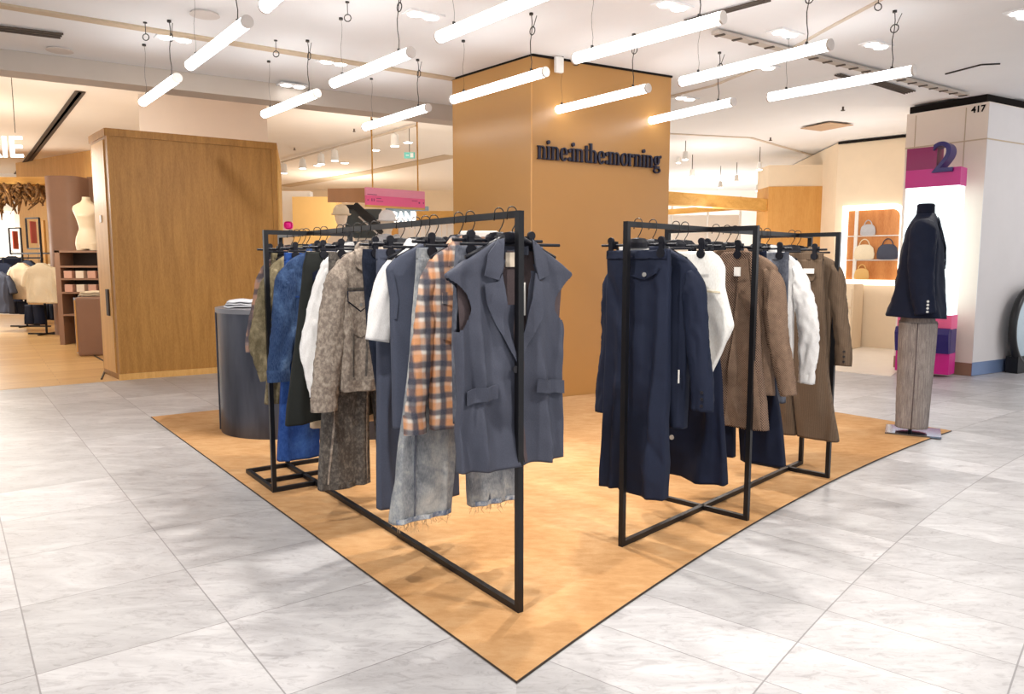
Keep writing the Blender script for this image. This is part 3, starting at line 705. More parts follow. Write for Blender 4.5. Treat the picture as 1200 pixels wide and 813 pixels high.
class Garment:
    def __init__(s, k, at, name, label, cat, zb, group=None, rz=0.0, u=0.0):
        o, b, n = RACK[k]; p = o + b * at + n * u; s.zb = zb
        s.t = thing(name, label, cat, (p.x, p.y, zb), RZ[k] + rz, group)
    def part(s, name, bm, mat, smooth=True, parent=None):
        o = obj(name, bm, mat, parent or s.t, smooth)
        if smooth and name not in ('body', 'sleeve', 'leg', 'waistband'): o.data.set_sharp_from_angle(angle=math.radians(38))
        if parent is None: o.location = (0, 0, -s.zb)
        return o
    def button(s, body, x, z, mat, r=.008, off=.012, parent=None, y=None):
        bm = bmesh.new(); yy = (body.front(x, z) if y is None else y) - off
        cyl(bm, (x, yy, z), r, .005, 14, M=Matrix.Rotation(PI / 2, 4, 'X')); return s.part('button', bm, mat, False, parent)

def mir(poly, cx=0.0): return [(2 * cx - x, z) for x, z in poly]
def collar_ring(body, z=1.375, r=.075, h=.035):
    bm = bmesh.new(); n = 30; rows = []
    for dr, zz in ((0, z), (.004, z + h), (.012, z + h * .9), (.030, z + h * .15), (.026, z + .0)):
        rows.append([bm.verts.new(((r + dr) * math.cos(a), (.032 + dr) * math.sin(a), zz - (.03 if math.sin(a) < -.4 else 0) * abs(math.sin(a)))) for a in [2 * PI * i / n for i in range(n)]])
    for A, B in zip(rows, rows[1:]):
        for i in range(n): bm.faces.new((A[i], A[(i + 1) % n], B[(i + 1) % n], B[i]))
    return bm
def shirt_collar(side):
    """pointed collar leaf lying over the shoulder line"""
    return [(side * .006, 1.345), (side * .045, 1.412), (side * .085, 1.408), (side * .118, 1.372), (side * .128, 1.295), (side * .082, 1.262)]

def shoulders(hw, zs=1.275, drop=.02, t=.022, zhem=.6, hem_hw=None, ch=None, tb=None):
    ch = ch or hw - .03; hem_hw = hem_hw or ch; tb = tb or t
    return [(1.385, -.070, .070, .028, .028), (1.372, -.095, .095, .030, .030), ((1.372 + zs) / 2 + .008, -(hw + .09) / 2 - .015, (hw + .09) / 2 + .015, t, tb),
            (zs, -hw, hw, t, tb), (zs - .03, -hw + .004, hw - .004, t, tb), (zs - .12, -ch, ch, t + .006, tb + .006), (1.0, -ch, ch, t + .008, tb + .008), (zhem, -hem_hw, hem_hw, t + .008, tb + .008)]
def jacket(k, at, name, label, cat, mat, hw=.215, zhem=.68, sl=(.30, .68), sr=None, sw=.055, t=.022, sd=.028, collar=None, seed=1, cuff=None, cuff_h=.05, placket=True, ch=None, hem_hw=None, zs=1.275, hang='wood', hlabel=None, fold=.008, wr=.006, lpath=None, rpath=None, cuff_mat=None, rz=0.0, u=0.0):
    g = Garment(k, at, name, label, cat, min(zhem, sl[1], (sr or sl)[1]) , rz=rz, u=u)
    b = Body(shoulders(hw, zs, t=t, zhem=zhem, ch=ch, hem_hw=hem_hw), fold=fold, seed=seed, hem=.02)
    g.b = b; g.part('body', b.mesh(), mat); g.sleeves = []
    for side, sp, cust in ((-1, sl, lpath), (1, sr or sl, rpath)):
        xe, ze = sp; x0 = hw - .035
        path = cust or [(side * x0, 0, zs - .004, .028, .022), (side * (x0 + .02), 0, zs - .06, sw * .95, sd), (side * (x0 + (xe - x0) * .45), .004, zs - (zs - ze) * .45, sw, sd), (side * (xe - sw * .1), 0, ze + .06, sw * .92, sd), (side * xe - side * sw * .1, -.004, ze, sw * .85, sd * .95)]
        so = g.part('sleeve', sleeve_bm(path, seed + side, wr), mat); g.sleeves.append(so)
        if cuff:
            e, f = Vector(path[-1][:3]), Vector(path[-2][:3]); dd = (f - e).normalized(); a = path[-1][3] + .006; c = path[-1][4] + .006
            co = g.part('cuff', sleeve_bm([(*(e + dd * cuff_h), a, c), (*(e + dd * cuff_h * .5), a, c), (*(e - dd * .004), a, c)], seed, .001), cuff_mat or mat, True, so)
    if collar == 'shirt':
        for s_ in (-1, 1): g.part('collar', patch(b, shirt_collar(s_), .012, .006), mat)
        g.part('collar_band', collar_ring(b), mat)
    elif collar == 'band': g.part('collar_band', collar_ring(b), mat)
    if placket: g.part('placket', patch(b, [(-.016, zhem + .012), (.016, zhem + .012), (.016, 1.34), (-.016, 1.34)], .004, .003), mat)
    hanger(k, at, hang, hlabel or ('black hanger holding the ' + label.split(' hanging')[0])) if hang else None
    return g
def trousers(k, at, name, label, cat, mat, hw=.185, ztop=1.365, crotch=.86, zhem=.25, lo=(-.20, -.02), ro=(.02, .20), t=.020, seed=1, hang=True, hlabel=None, fold=.006, hem=None, clipx=.135, mid=0.0, band=.045, tilt=0):
    g = Garment(k, at, name, label, cat, zhem)
    g.band = Body([(ztop, -hw, hw, t, t), (ztop - band, -hw - .002, hw + .002, t + .002, t + .002)], fold=.004, seed=seed); wb = g.part('waistband', g.band.mesh(N=48), mat)
    zb = ztop - band + .005; g.legs = []
    for side, (x0, x1) in ((-1, lo), (1, ro)):
        a = (zb, -hw, mid + .004, t, t) if side < 0 else (zb, mid - .004, hw, t, t)
        hx = (hw + (abs(x0 if side < 0 else x1) - hw) * .35)
        if side < 0: m = (crotch + .03, -hx, mid + .012, t + .010, t + .010); n = (crotch - .10, -hx - (abs(x0) - hx) * .2, mid - .004 + (x1 - mid) * .2, t + .012, t + .012)
        else: m = (crotch + .03, mid - .012, hx, t + .010, t + .010); n = (crotch - .10, mid + .004 + (x0 - mid) * .2, hx + (abs(x1) - hx) * .2, t + .012, t + .012)
        L = Body([a, m, n, (zhem, x0, x1, t + .016, t + .016)], fold=fold, seed=seed + side, freq=34, smooth=.05)
        lo_ = g.part('leg', L.mesh(N=56), mat); g.legs.append((L, lo_))
        if hem: g.part('hem', patch(L, [(x0 + .012, zhem + .004), (x1 - .012, zhem + .004), (x1 - .012, zhem + hem[0]), (x0 + .012, zhem + hem[0])], .003, .003), hem[1], True, None)
    if hang: hanger(k, at, 'clip', hlabel or ('black clip hanger gripping the ' + label.split(' hanging')[0]), clipx=clipx, half=max(.18, hw + .02))
    return g
def skirt(k, at, name, label, cat, mat, prof, seed=1, fold=.010, freq=30, hang=True, clipx=.135, hlabel=None, half=.2, hem=.02):
    zb = min(r[0] for r in prof); g = Garment(k, at, name, label, cat, zb)
    g.b = Body(prof, fold=fold, seed=seed, freq=freq, smooth=.015, hem=hem); g.part('body', g.b.mesh(), mat)
    if hang: hanger(k, at, 'clip', hlabel or ('black clip hanger gripping the ' + label.split(' hanging')[0]), clipx=clipx, half=half)
    return g

# ================= left rack, front to back
# 1 sleeveless blazer
g = Garment('L', .044, 'sleeveless_blazer', 'grey sleeveless blazer with notch lapels at the front of the denim rack', 'vest', .57)
vb = Body([(1.390, -.066, .066, .026, .026), (1.376, -.095, .095, .026, .026), (1.325, -.185, .185, .026, .024), (1.276, -.268, .268, .024, .022), (1.266, -.286, .286, .022, .020), (1.254, -.280, .280, .022, .022), (1.22, -.248, .248, .024, .024),
           (1.15, -.226, .226, .028, .028), (1.05, -.248, .242, .032, .03), (.85, -.238, .230, .036, .034), (.57, -.246, .236, .042, .038)], fold=.015, freq=26, seed=4, smooth=.005, hem=.03)
def vcut(x, y, z):
    if z > .935 and y < .012 and abs(x - .012) < .075 * (z - .925) / .455: return True
    if 1.045 < z < 1.25 and y < .016 and abs(x) > .186 + .085 * ((z - 1.15) / .1) ** 2: return True
    if z > 1.384: return True
    return False
g.part('body', vb.mesh(vcut, N=160, dz=.008, topcap=False), M['vest_grey'])
g.part('lining', patch(vb, [(-.215, .98), (.215, .98), (.205, 1.15), (.235, 1.25), (.1, 1.35), (-.1, 1.35), (-.235, 1.25), (-.205, 1.15)], 0, .003, yfun=lambda x, z: .014 - .012 * (abs(x) / .24) ** 4), M['vest_lining'])
for s_ in (-1, 1):
    f = (lambda p: p) if s_ < 0 else mir
    g.part('collar', patch(vb, f([(-.060, 1.392), (-.078, 1.388), (-.128, 1.338), (-.145, 1.262), (-.088, 1.246), (-.070, 1.30)]), .012, .006), M['vest_grey'])
    lp = g.part('lapel', patch(vb, f([(-.074, 1.27), (-.090, 1.240), (-.146, 1.232), (-.128, 1.16), (-.070, 1.04), (-.005, .940), (.0, .945), (-.035, 1.06), (-.062, 1.18)]), .010, .006), M['vest_grey'])
g.part('collar_stand', patch(vb, [(-.07, 1.335), (.07, 1.335), (.072, 1.392), (-.072, 1.392)], 0, .004, yfun=lambda x, z: .016 - .02 * (x / .075) ** 2), M['vest_grey'])
for pl in ([(-.222, .862), (-.100, .878), (-.100, .828), (-.222, .812)], [(.088, .878), (.212, .864), (.212, .814), (.088, .828)]):
    g.part('pocket_flap', patch(vb, pl, .008, .006), M['vest_grey'])
g.part('front_edge', patch(vb, [(.024, .575), (.040, .575), (.034, .95), (.016, .95)], .004, .006), M['vest_lining'])
g.button(vb, -.018, .925, M['button_dark'], .013, .016)
bm = bmesh.new(); box(bm, (.012, .004, 1.318), (.075, .004, .052)); g.part('neck_label', bm, M['label_cream'], False)
bm = bmesh.new(); box(bm, (.045, -.008, 1.175), (.018, .004, .12)); g.part('swing_tag', bm, M['label_white'], False)
hanger('L', .044, 'wood', 'black hanger holding the grey sleeveless blazer', .22)
# 2 grey denim skirt clipped behind the blazer
skirt('L', .125, 'denim_skirt', 'grey faded denim skirt hanging behind the grey blazer, only its waistband showing', 'skirt', M['grey_denim'], [(1.368, -.185, .20, .018, .018), (1.32, -.19, .20, .02, .02), (1.1, -.2, .2, .024, .024), (.72, -.2, .19, .026, .026)], 5, .005, hlabel='black clip hanger with right clip visible beside the blazer shoulder')
# 3 plaid overshirt
g = jacket('L', .320, 'plaid_shirt', 'orange and grey plaid overshirt hanging behind the grey blazer', 'shirt', M['plaid'], .195, .66, (.262, .665), sw=.048, t=.028, collar='shirt', seed=2, cuff=True, cuff_h=.07, ch=.185, hem_hw=.18, hlabel='black hanger holding the orange plaid overshirt', zs=1.30)
pk = g.part('pocket', patch(g.b, [(-.15, 1.15), (-.045, 1.16), (-.045, 1.02), (-.095, 1.0), (-.15, 1.02)], .005, .003), M['plaid'])
g.part('pocket_flap', patch(g.b, [(-.155, 1.195), (-.04, 1.205), (-.04, 1.165), (-.095, 1.14), (-.155, 1.155)], .008, .004), M['plaid']); g.button(g.b, -.095, 1.16, M['button_dark'])
# 4 pale frayed jeans
g = trousers('L', .405, 'jeans', 'pale grey washed wide jeans with frayed hems, clipped behind the plaid shirt', 'jeans', M['pale_denim'], .19, 1.365, .80, .295, (-.325, -.055), (.045, .30), .02, 3, hlabel='black clip hanger gripping the pale frayed jeans', fold=.009, hem=(.022, M['hem_blue']))
for (L, lo_), (x0, x1) in zip(g.legs, ((-.325, -.055), (.045, .30))):
    bm = bmesh.new()
    for i in range(46):
        x = x0 + .01 + (x1 - x0 - .02) * random.random(); y = L.front(x, .30) * (1 if random.random() < .7 else -1); ln = .015 + .03 * random.random() ** 2 * (2.2 if random.random() < .15 else 1)
        tube(bm, [(x, y, .30), (x + random.uniform(-.006, .006), y + random.uniform(-.004, .004), .295 - ln * .5), (x + random.uniform(-.016, .016), y, .295 - ln)], .0011, 4)
    g.part('frayed_threads', bm, M['thread'], False)
    xm = (x0 + x1) / 2 - .03
    g.part('side_seam', patch(L, [(xm - .02, .30), (xm - .012, .30), (xm + .01, .78), (xm + .004, .78)], .002, .002), M['grey_denim'])
# 5 grey waistcoat
g = Garment('L', .60, 'waistcoat', 'long blue-grey sleeveless waistcoat hanging in front of the white tee', 'vest', .62)
b = Body(shoulders(.225, 1.285, t=.026, zhem=.62, ch=.205, hem_hw=.20), fold=.007, seed=8)
g.part('body', b.mesh(), M['grey_blue']); g.part('pocket_flap', patch(b, [(-.16, .93), (-.06, .94), (-.06, .90), (-.16, .89)], .006, .004), M['grey_blue'])
g.part('armhole_binding', patch(b, [(-.222, 1.27), (-.205, 1.27), (-.188, 1.16), (-.196, 1.08), (-.204, 1.08), (-.202, 1.16)], .004, .004), M['grey_blue'])
hanger('L', .60, 'wood', 'black hanger holding the blue-grey waistcoat')
# 6 white tee
g = jacket('L', .672, 't_shirt', 'white short sleeved tee layered just behind the blue-grey waistcoat', 't-shirt', M['white_cotton'], .185, .80, (.285, 1.0), sw=.075, t=.016, sd=.026, collar='band', seed=12, placket=False, hlabel='black hanger holding the white tee',
           lpath=[(-.15, 0, 1.305, .03, .018), (-.178, 0, 1.255, .048, .022), (-.205, 0, 1.14, .058, .026), (-.228, 0, 1.02, .058, .026), (-.235, 0, .985, .056, .025)])
# 7 grey trousers
g = trousers('L', .755, 'trousers', 'long straight blue-grey trousers clipped behind the white tee', 'trousers', M['grey_blue'], .19, 1.365, .85, .235, (-.205, -.04), (.02, .2), .018, 6, hlabel='black clip hanger gripping the blue-grey trousers')
# 8 dark denim
skirt('L', .90, 'denim_skirt', 'narrow dark indigo denim skirt hanging beside the taupe trucker jacket', 'skirt', M['dark_denim'], [(1.368, -.185, .18, .018, .018), (1.31, -.19, .185, .02, .02), (1.0, -.17, .17, .022, .022), (.69, -.125, .13, .022, .022)], 7, .005, hlabel='black clip hanger gripping the dark indigo skirt')
# 9 taupe trucker jacket
g = jacket('L', 1.166, 'denim_jacket', 'taupe acid washed trucker jacket with chest pocket flap', 'jacket', M['taupe_denim'], .205, .70, (.285, .62), sw=.068, t=.036, sd=.045, collar='shirt', seed=3, cuff=True, cuff_h=.06, ch=.205, hem_hw=.20, zs=1.30, hlabel='black hanger holding the taupe trucker jacket', wr=.008)
b = g.b
g.part('hem_band', patch(b, [(-.195, .702), (.195, .702), (.195, .755), (-.195, .755)], .006, .005), M['taupe_denim'])
for f in ((lambda p: p), mir):
    pk = g.part('pocket', patch(b, f([(-.155, 1.125), (-.045, 1.125), (-.055, .98), (-.10, .955), (-.145, .98)]), .004, .003), M['taupe_denim'])
    g.part('flap_shadow', patch(b, f([(-.166, 1.178), (-.034, 1.178), (-.034, 1.126), (-.10, 1.078), (-.166, 1.126)]), .005, .003), M['dark_denim'])  # dark patch under the flap, painted as its shadow
    g.part('pocket_flap', patch(b, f([(-.162, 1.175), (-.038, 1.175), (-.038, 1.13), (-.10, 1.085), (-.162, 1.13)]), .008, .005), M['taupe_denim'])
    g.button(b, -.10 if f is not mir else .10, 1.112, M['button'])
    g.part('seam', patch(b, f([(-.148, .77), (-.141, .77), (-.131, 1.09), (-.138, 1.09)]), .003, .003), M['acid_denim']); g.part('seam', patch(b, f([(-.086, .77), (-.079, .77), (-.062, 1.09), (-.069, 1.09)]), .003, .003), M['acid_denim'])
    g.part('yoke_seam', patch(b, f([(-.20, 1.185), (-.03, 1.185), (-.03, 1.193), (-.20, 1.193)]), .003, .003), M['acid_denim'])
for z in (.73, .86, .99, 1.12, 1.25): g.button(b, .0, z, M['button'])
# 10 acid wide jeans
g = trousers('L', 1.27, 'jeans', 'charcoal acid washed wide jeans below the taupe trucker jacket', 'jeans', M['acid_denim'], .19, 1.36, .82, .205, (-.275, -.005), (.055, .29), .022, 9, hlabel='black clip hanger gripping the charcoal acid jeans', hem=(.03, M['acid_denim']), fold=.009)
for (L, lo_), (x0, x1) in zip(g.legs, ((-.275, -.005), (.055, .29))):
    for xs in (x0 + .035, x1 - .03):
        g.part('seam', patch(L, [(xs - .004, .21), (xs + .004, .21), (xs * .75 + .003, .80), (xs * .75 - .004, .80)], .003, .003), M['taupe_denim'])
# 11 white shirt
g = jacket('L', 1.36, 'shirt', 'white long sleeved shirt between taupe trucker jacket and dark dress', 'shirt', M['white_cotton'], .20, .72, (.29, .70), sw=.062, t=.026, sd=.032, collar='shirt', seed=5, hlabel='black hanger holding the white shirt of the denim rack', zs=1.30, wr=.009,
           lpath=[(-.16, 0, 1.30, .03, .018), (-.175, 0, 1.24, .05, .024), (-.215, .005, 1.05, .055, .026), (-.255, .005, .88, .058, .028), (-.238, 0, .78, .05, .026), (-.222, -.004, .66, .045, .022)])
# 12 dark dress
g = skirt('L', 1.495, 'dress', 'long black-green strap dress flaring to its hem beside the blue denim jacket', 'dress', M['dark_green'], [(1.365, -.215, .19, .018, .018), (1.30, -.235, .20, .022, .022), (1.0, -.272, .22, .026, .026), (.50, -.352, .30, .034, .034)], 10, .010, hlabel='black clip hanger gripping the dark strap dress')
g.part('strap', patch(g.b, [(-.20, 1.22), (-.03, 1.32), (-.03, 1.35), (-.20, 1.26)], .008, .006), M['navy_deep'])
# 13 beige trousers
trousers('L', 1.572, 'trousers', 'beige trousers clipped behind the dark strap dress, only waistband visible', 'trousers', M['beige_cloth'], .185, 1.368, .86, .45, (-.19, -.03), (.03, .19), .016, 13, hlabel='black clip hanger gripping the beige trousers', fold=.004)
# 14 blue denim jacket
g = jacket('L', 1.792, 'denim_jacket', 'mid blue denim jacket with long cuffed sleeve behind the dark dress', 'jacket', M['blue_denim'], .225, .72, (.285, .68), sw=.066, t=.032, sd=.040, collar='shirt', seed=6, cuff=True, cuff_h=.06, zs=1.295, hlabel='black hanger holding the blue denim jacket')
g.part('yoke_seam', patch(g.b, [(-.20, 1.125), (-.03, 1.125), (-.03, 1.133), (-.20, 1.133)], .003, .003), M['bright_denim']); g.button(g.b, -.10, 1.06, M['button'])
# 15 blue jeans
g = trousers('L', 1.893, 'jeans', 'bright blue jeans reaching low below the blue denim jacket', 'jeans', M['bright_denim'], .19, 1.365, .80, .215, (-.265, -.03), (.09, .275), .02, 14, hlabel='black clip hanger gripping the bright blue jeans', fold=.006)
# 16 olive jacket
g = jacket('L', 2.06, 'field_jacket', 'olive washed jacket with snap cuff near the back of the denim rack', 'jacket', M['olive'], .225, .74, (.29, .60), sw=.056, t=.030, sd=.036, collar='shirt', seed=7, cuff=True, zs=1.275, hlabel='black hanger holding the olive jacket', wr=.009,
           lpath=[(-.185, 0, 1.27, .03, .025), (-.215, 0, 1.20, .05, .035), (-.265, .01, 1.02, .052, .036), (-.295, .01, .87, .054, .036), (-.275, 0, .74, .046, .03), (-.25, 0, .66, .04, .03)])
trousers('L', 2.125, 'trousers', 'olive trousers hanging directly behind the olive jacket', 'trousers', M['olive'], .185, 1.365, .86, .50, (-.255, -.03), (.03, .2), .016, 17, hlabel='black clip hanger gripping the olive trousers', fold=.005)
# 17 flannel shirt
g = jacket('L', 2.21, 'flannel_shirt', 'brown checked flannel shirt, rearmost shirt of the denim rack', 'shirt', M['flannel'], .225, .74, (.285, .80), sw=.046, t=.024, sd=.028, collar='shirt', seed=9, cuff=True, zs=1.275, hlabel='black hanger holding the brown flannel shirt')
hanger('L', 2.315, 'clip', 'empty black clip hanger at the far end of the denim rack', .205, .135)

# ================= right rack, front to back
g = skirt('R', .086, 'skirt', 'long navy pleated skirt with buttoned tab at the front of its rack', 'skirt', M['navy'], [(1.365, -.165, .17, .018, .018), (1.32, -.165, .17, .021, .021), (1.0, -.163, .17, .03, .03), (.245, -.165, .172, .05, .045)], 21, .016, 42, hlabel='black clip hanger gripping the long navy pleated skirt', hem=.03)
wb = g.part('waistband', patch(g.b, [(-.16, 1.325), (.163, 1.325), (.163, 1.363), (-.16, 1.363)], .004, .003), M['navy'])
tb = g.part('tab', patch(g.b, [(-.005, 1.252), (.06, 1.272), (.135, 1.288), (.125, 1.262), (.07, 1.238), (.04, 1.236)], .008, .006), M['navy'])
g.button(g.b, .062, 1.256, M['button'], .010, .018)
pass
bm = bmesh.new(); box(bm, (-.02, .0, 1.372), (.16, .006, .02)); g.part('lining_edge', bm, M['label_white'], False)
# navy blazer
g = jacket('R', .205, 'blazer', 'navy wool blazer hanging behind the long navy pleated skirt', 'jacket', M['navy'], .235, .555, (.265, .57), (.285, .65), sw=.058, t=.028, sd=.036, collar=None, seed=22, zs=1.275, ch=.20, hem_hw=.195, hlabel='black hanger holding the navy blazer', placket=False)
for f in ((lambda p: p), mir):
    g.part('lapel', patch(g.b, f([(-.065, 1.38), (-.13, 1.29), (-.12, 1.2), (-.01, .98), (-.01, 1.05), (-.045, 1.25)]), .006, .005), M['navy'])
for z in (.68, .71, .74): g.button(None, .30, z, M['button_dark'], .007, 0, None, -.046)
bm = bmesh.new(); box(bm, (.185, -.05, .80), (.006, .004, .06)); g.part('swing_tag', bm, M['label_white'], False)
# white draped skirt
g = skirt('R', .402, 'wrap_skirt', 'white stiff asymmetric wrap skirt draped to a point behind the navy blazer', 'skirt', M['white_canvas'], [(1.362, -.17, .185, .02, .02), (1.345, -.17, .225, .022, .022), (1.29, -.17, .262, .024, .024), (1.2, -.17, .262, .026, .026), (1.02, -.15, .315, .028, .028), (.90, -.05, .262, .026, .026), (.80, .08, .212, .022, .022), (.735, .165, .19, .016, .016)], 23, .007, 18, hlabel='black clip hanger gripping the white wrap skirt', clipx=.15, hem=0)
g.part('seam', patch(g.b, [(.05, 1.187), (.255, 1.178), (.255, 1.170), (.05, 1.179)], .003, .003), M['cream_cloth'])
# navy a-line skirt with button
g = skirt('R', .485, 'dress', 'dark navy a-line dress with one pale button near the hem', 'dress', M['navy_deep'], [(1.36, -.15, .15, .02, .02), (1.28, -.185, .185, .024, .024), (.9, -.20, .20, .028, .028), (.60, -.21, .225, .034, .034), (.245, -.22, .265, .042, .042)], 24, .012, 22, hlabel='black clip hanger gripping the dark navy dress', hem=.02)
g.button(g.b, -.01, .445, M['button'], .012)
# tweed wrap skirt
g = skirt('R', .789, 'tweed_skirt', 'brown houndstooth wrap skirt with overlapping front panel', 'skirt', M['tweed'], [(1.365, .06, .20, .02, .02), (1.335, .0, .215, .022, .022), (1.30, -.12, .225, .024, .024), (1.0, -.16, .255, .028, .028), (.72, -.18, .29, .032, .032), (.465, -.19, .325, .036, .036)], 25, .011, 18, hlabel='black clip hanger gripping the brown houndstooth skirt')
g.part('front_panel', patch(g.b, [(.095, .475), (.305, .48), (.265, .80), (.232, 1.05), (.20, 1.33), (.155, 1.33), (.135, 1.0)], .008, .006), M['tweed_fine'])
bm = bmesh.new(); box(bm, (.145, -.035, 1.265), (.035, .004, .045)); g.part('swing_tag', bm, M['label_white'], False)
# tweed jacket
g = jacket('R', .907, 'tweed_jacket', 'brown houndstooth jacket with bent sleeve behind the matching skirt', 'jacket', M['tweed_fine'], .255, .63, (.26, .70), (.37, .66), sw=.06, t=.028, sd=.036, seed=26, zs=1.285, ch=.23, hem_hw=.26, placket=False, hlabel='black hanger holding the brown houndstooth jacket', u=.03,
           rpath=[(.205, 0, 1.28, .03, .024), (.245, -.006, 1.20, .058, .036), (.262, -.02, 1.02, .060, .042), (.268, -.018, .95, .058, .044), (.305, -.004, .82, .052, .04), (.335, .004, .64, .042, .034)])
# navy trousers
g = trousers('R', .995, 'trousers', 'dark navy wide trousers below the houndstooth jacket', 'trousers', M['navy_deep'], .18, 1.372, .85, .245, (-.20, .04), (.085, .325), .018, 27, hlabel='black clip hanger gripping the dark navy trousers', fold=.010)
# grey charcoal trousers
g = trousers('R', 1.272, 'trousers', 'charcoal grey denim trousers clipped in front of the white shirt', 'trousers', M['grey_denim'], .178, 1.368, .85, .53, (-.17, -.02), (.02, .19), .018, 28, hlabel='black clip hanger gripping the charcoal denim trousers', fold=.005)
# white shirt
g = jacket('R', 1.379, 'shirt', 'white crisp shirt with bent sleeve between grey and brown trousers', 'shirt', M['white_cotton'], .205, .72, (.25, .68), (.30, .66), sw=.058, t=.024, sd=.032, collar='shirt', seed=29, zs=1.295, hlabel='black hanger holding the white shirt of the tweed rack', wr=.010,
           rpath=[(.17, 0, 1.29, .03, .022), (.20, 0, 1.22, .055, .03), (.245, -.01, 1.05, .058, .034), (.272, -.015, .92, .060, .036), (.272, -.01, .80, .052, .034), (.270, -.006, .69, .044, .03), (.268, -.006, .64, .048, .03)])
# brown trousers
g = trousers('R', 1.713, 'trousers', 'brown pinstripe trousers with buttoned tab at the back of the tweed rack', 'trousers', M['brown_wool'], .195, 1.37, .70, .255, (-.13, .08), (.09, .335), .020, 30, hlabel='black clip hanger gripping the brown pinstripe trousers', clipx=.15, mid=.02)
L = g.legs[1][0]
g.part('tab', patch(L, [(.05, 1.215), (.10, 1.228), (.165, 1.232), (.155, 1.205), (.095, 1.195), (.07, 1.19)], .006, .006), M['brown_wool']); g.button(L, .085, 1.21, M['button'], .009, .014)
bm = bmesh.new(); box(bm, (.125, -.032, 1.262), (.065, .004, .03)); g.part('size_label', bm, M['label_white'], False)
# brown jacket
g = jacket('R', 1.80, 'blazer', 'brown wool blazer, last garment of the tweed rack', 'jacket', M['brown_wool'], .255, .64, (.26, .69), (.315, .70), sw=.055, t=.026, sd=.036, collar='band', seed=31, zs=1.30, ch=.23, hlabel='black hanger holding the brown wool blazer')
for z in (.73, .76, .79): g.button(None, .325, z, M['button_dark'], .007, 0, None, -.045)

# ------------------------------------------------------------------ cash desk behind the left rack
dk = thing('cash_desk', 'dark metallic rounded counter standing on the carpet behind the denim rack', 'counter', (-1.15, 6.05, .006))
def rrect(x0, x1, y0, y1, r, n=14):
    pts = []
    for cx, cy, a in ((x1 - r, y0 + r, -PI / 2), (x1 - r, y1 - r, 0), (x0 + r, y1 - r, PI / 2), (x0 + r, y0 + r, PI)):
        for k in range(n + 1): pts.append((cx + r * math.cos(a + PI / 2 * k / n), cy + r * math.sin(a + PI / 2 * k / n)))
    return pts
bm = bmesh.new(); prism(bm, rrect(-1.17, 1.2, -.57, .5, .5), 0, .93); autosmooth(obj('body', bm, M['desk'], dk))
bm = bmesh.new(); prism(bm, rrect(-1.18, 1.21, -.58, .51, .51), .93, .965); autosmooth(obj('countertop', bm, plain('desk_top', rgb(120, 120, 126), .35, .3), dk))
bm = bmesh.new()
for a in (PI * 1.0, PI * 1.06, PI * 1.12): tube(bm, [(-.67 + .505 * math.cos(a), -.07 + .505 * math.sin(a), .01), (-.67 + .505 * math.cos(a), -.07 + .505 * math.sin(a), .93)], .006, 8)
obj('corner_ribs', bm, M['desk'], dk)
def folded(name, label, loc, size, mat, rz=0, layers=3):
    bm = bmesh.new(); h = size[2] / layers
    for i in range(layers):
        c0 = len(bm.verts); bmesh.ops.create_grid(bm, x_segments=14, y_segments=10, size=.5)
        bm.verts.ensure_lookup_table()
        for v in bm.verts[c0:]:
            x, y = v.co.x, v.co.y; e = max(abs(x), abs(y)) * 2
            v.co = (x * size[0] * (1 - .05 * i), y * size[1], h * (i + 1) - .5 * h * e ** 4 + .012 * noise.noise(Vector((x * 6 + i * 3, y * 6, loc[0]))))
    g = bmesh.ops.extrude_face_region(bm, geom=bm.faces[:])
    for v in [e for e in g['geom'] if isinstance(e, bmesh.types.BMVert)]: v.co.z -= h * .55
    o = obj(name, bm, mat, None, True); o.location = loc; o.rotation_euler = (0, 0, rz); return tag(o, label, 'clothing')
folded('folded_scarf', 'crumpled pale grey scarf lying on the counter end near the oak block', (-2.02, 5.88, .98), (.42, .34, .05), M['folded'], .3)
# monitor on the desk, seen from the back
mt = thing('monitor', 'white rounded monitor back standing on counter behind the grey blazer', 'monitor', (-.26, 6.0, .976))
bm = bbox((0, 0, .485), (.30, .03, .21), 0, .014, 3); obj('housing', bm, M['white_plastic'], mt)
bm = bmesh.new(); tube(bm, [(0, .02, .01), (0, .02, .42)], .02, 12); cyl(bm, (0, .02, .006), .10, .012, 24); obj('stand', bm, M['white_plastic'], mt)

# ------------------------------------------------------------------ dressed mannequin
mq = thing('mannequin', 'headless mannequin in navy blazer and grey trousers on steel base at carpet corner', 'mannequin', (3.12, 5.74, .006), math.radians(62))
bm = bmesh.new(); box(bm, (0, 0, .006), (.34, .38, .012)); o = obj('base_plate', bm, plain('base_steel', rgb(120, 132, 150), .12, .9), mq)
bm = bmesh.new(); tube(bm, [(-.02, .02, .012), (-.02, .02, .95)], .014, 10); obj('support_rod', bm, M['black_metal'], mq)
tr = Body([(.97, -.17, .17, .10, .12), (.86, -.182, .182, .112, .125), (.80, -.17, .17, .09, .10)], fold=.004, seed=40, p=.8); obj('hips', tr.mesh(N=48), M['grey_stripe'], mq, True)
for s_ in (-1, 1):
    pth = [(s_ * .09, .01, .86, .098, .130), (s_ * .094, .01, .6, .098, .124), (s_ * .10, .012, .35, .096, .116), (s_ * .105, .015, .055, .096, .110)]
    bm = bmesh.new(); tube(bm, [(p[0] * 1.0, p[1] - p[4] - .001, p[2]) for p in pth], .004, 6); obj('crease', bm, M['grey_stripe'], mq, True)
    bm = bmesh.new(); tube(bm, [(p[0] + s_ * (p[3] + .001), p[1], p[2]) for p in pth], .003, 6); obj('side_seam', bm, M['vest_lining'], mq, True)
    obj('trouser_leg', sleeve_bm(pth, 41 + s_, .0035, 36), M['grey_stripe'], mq, True)
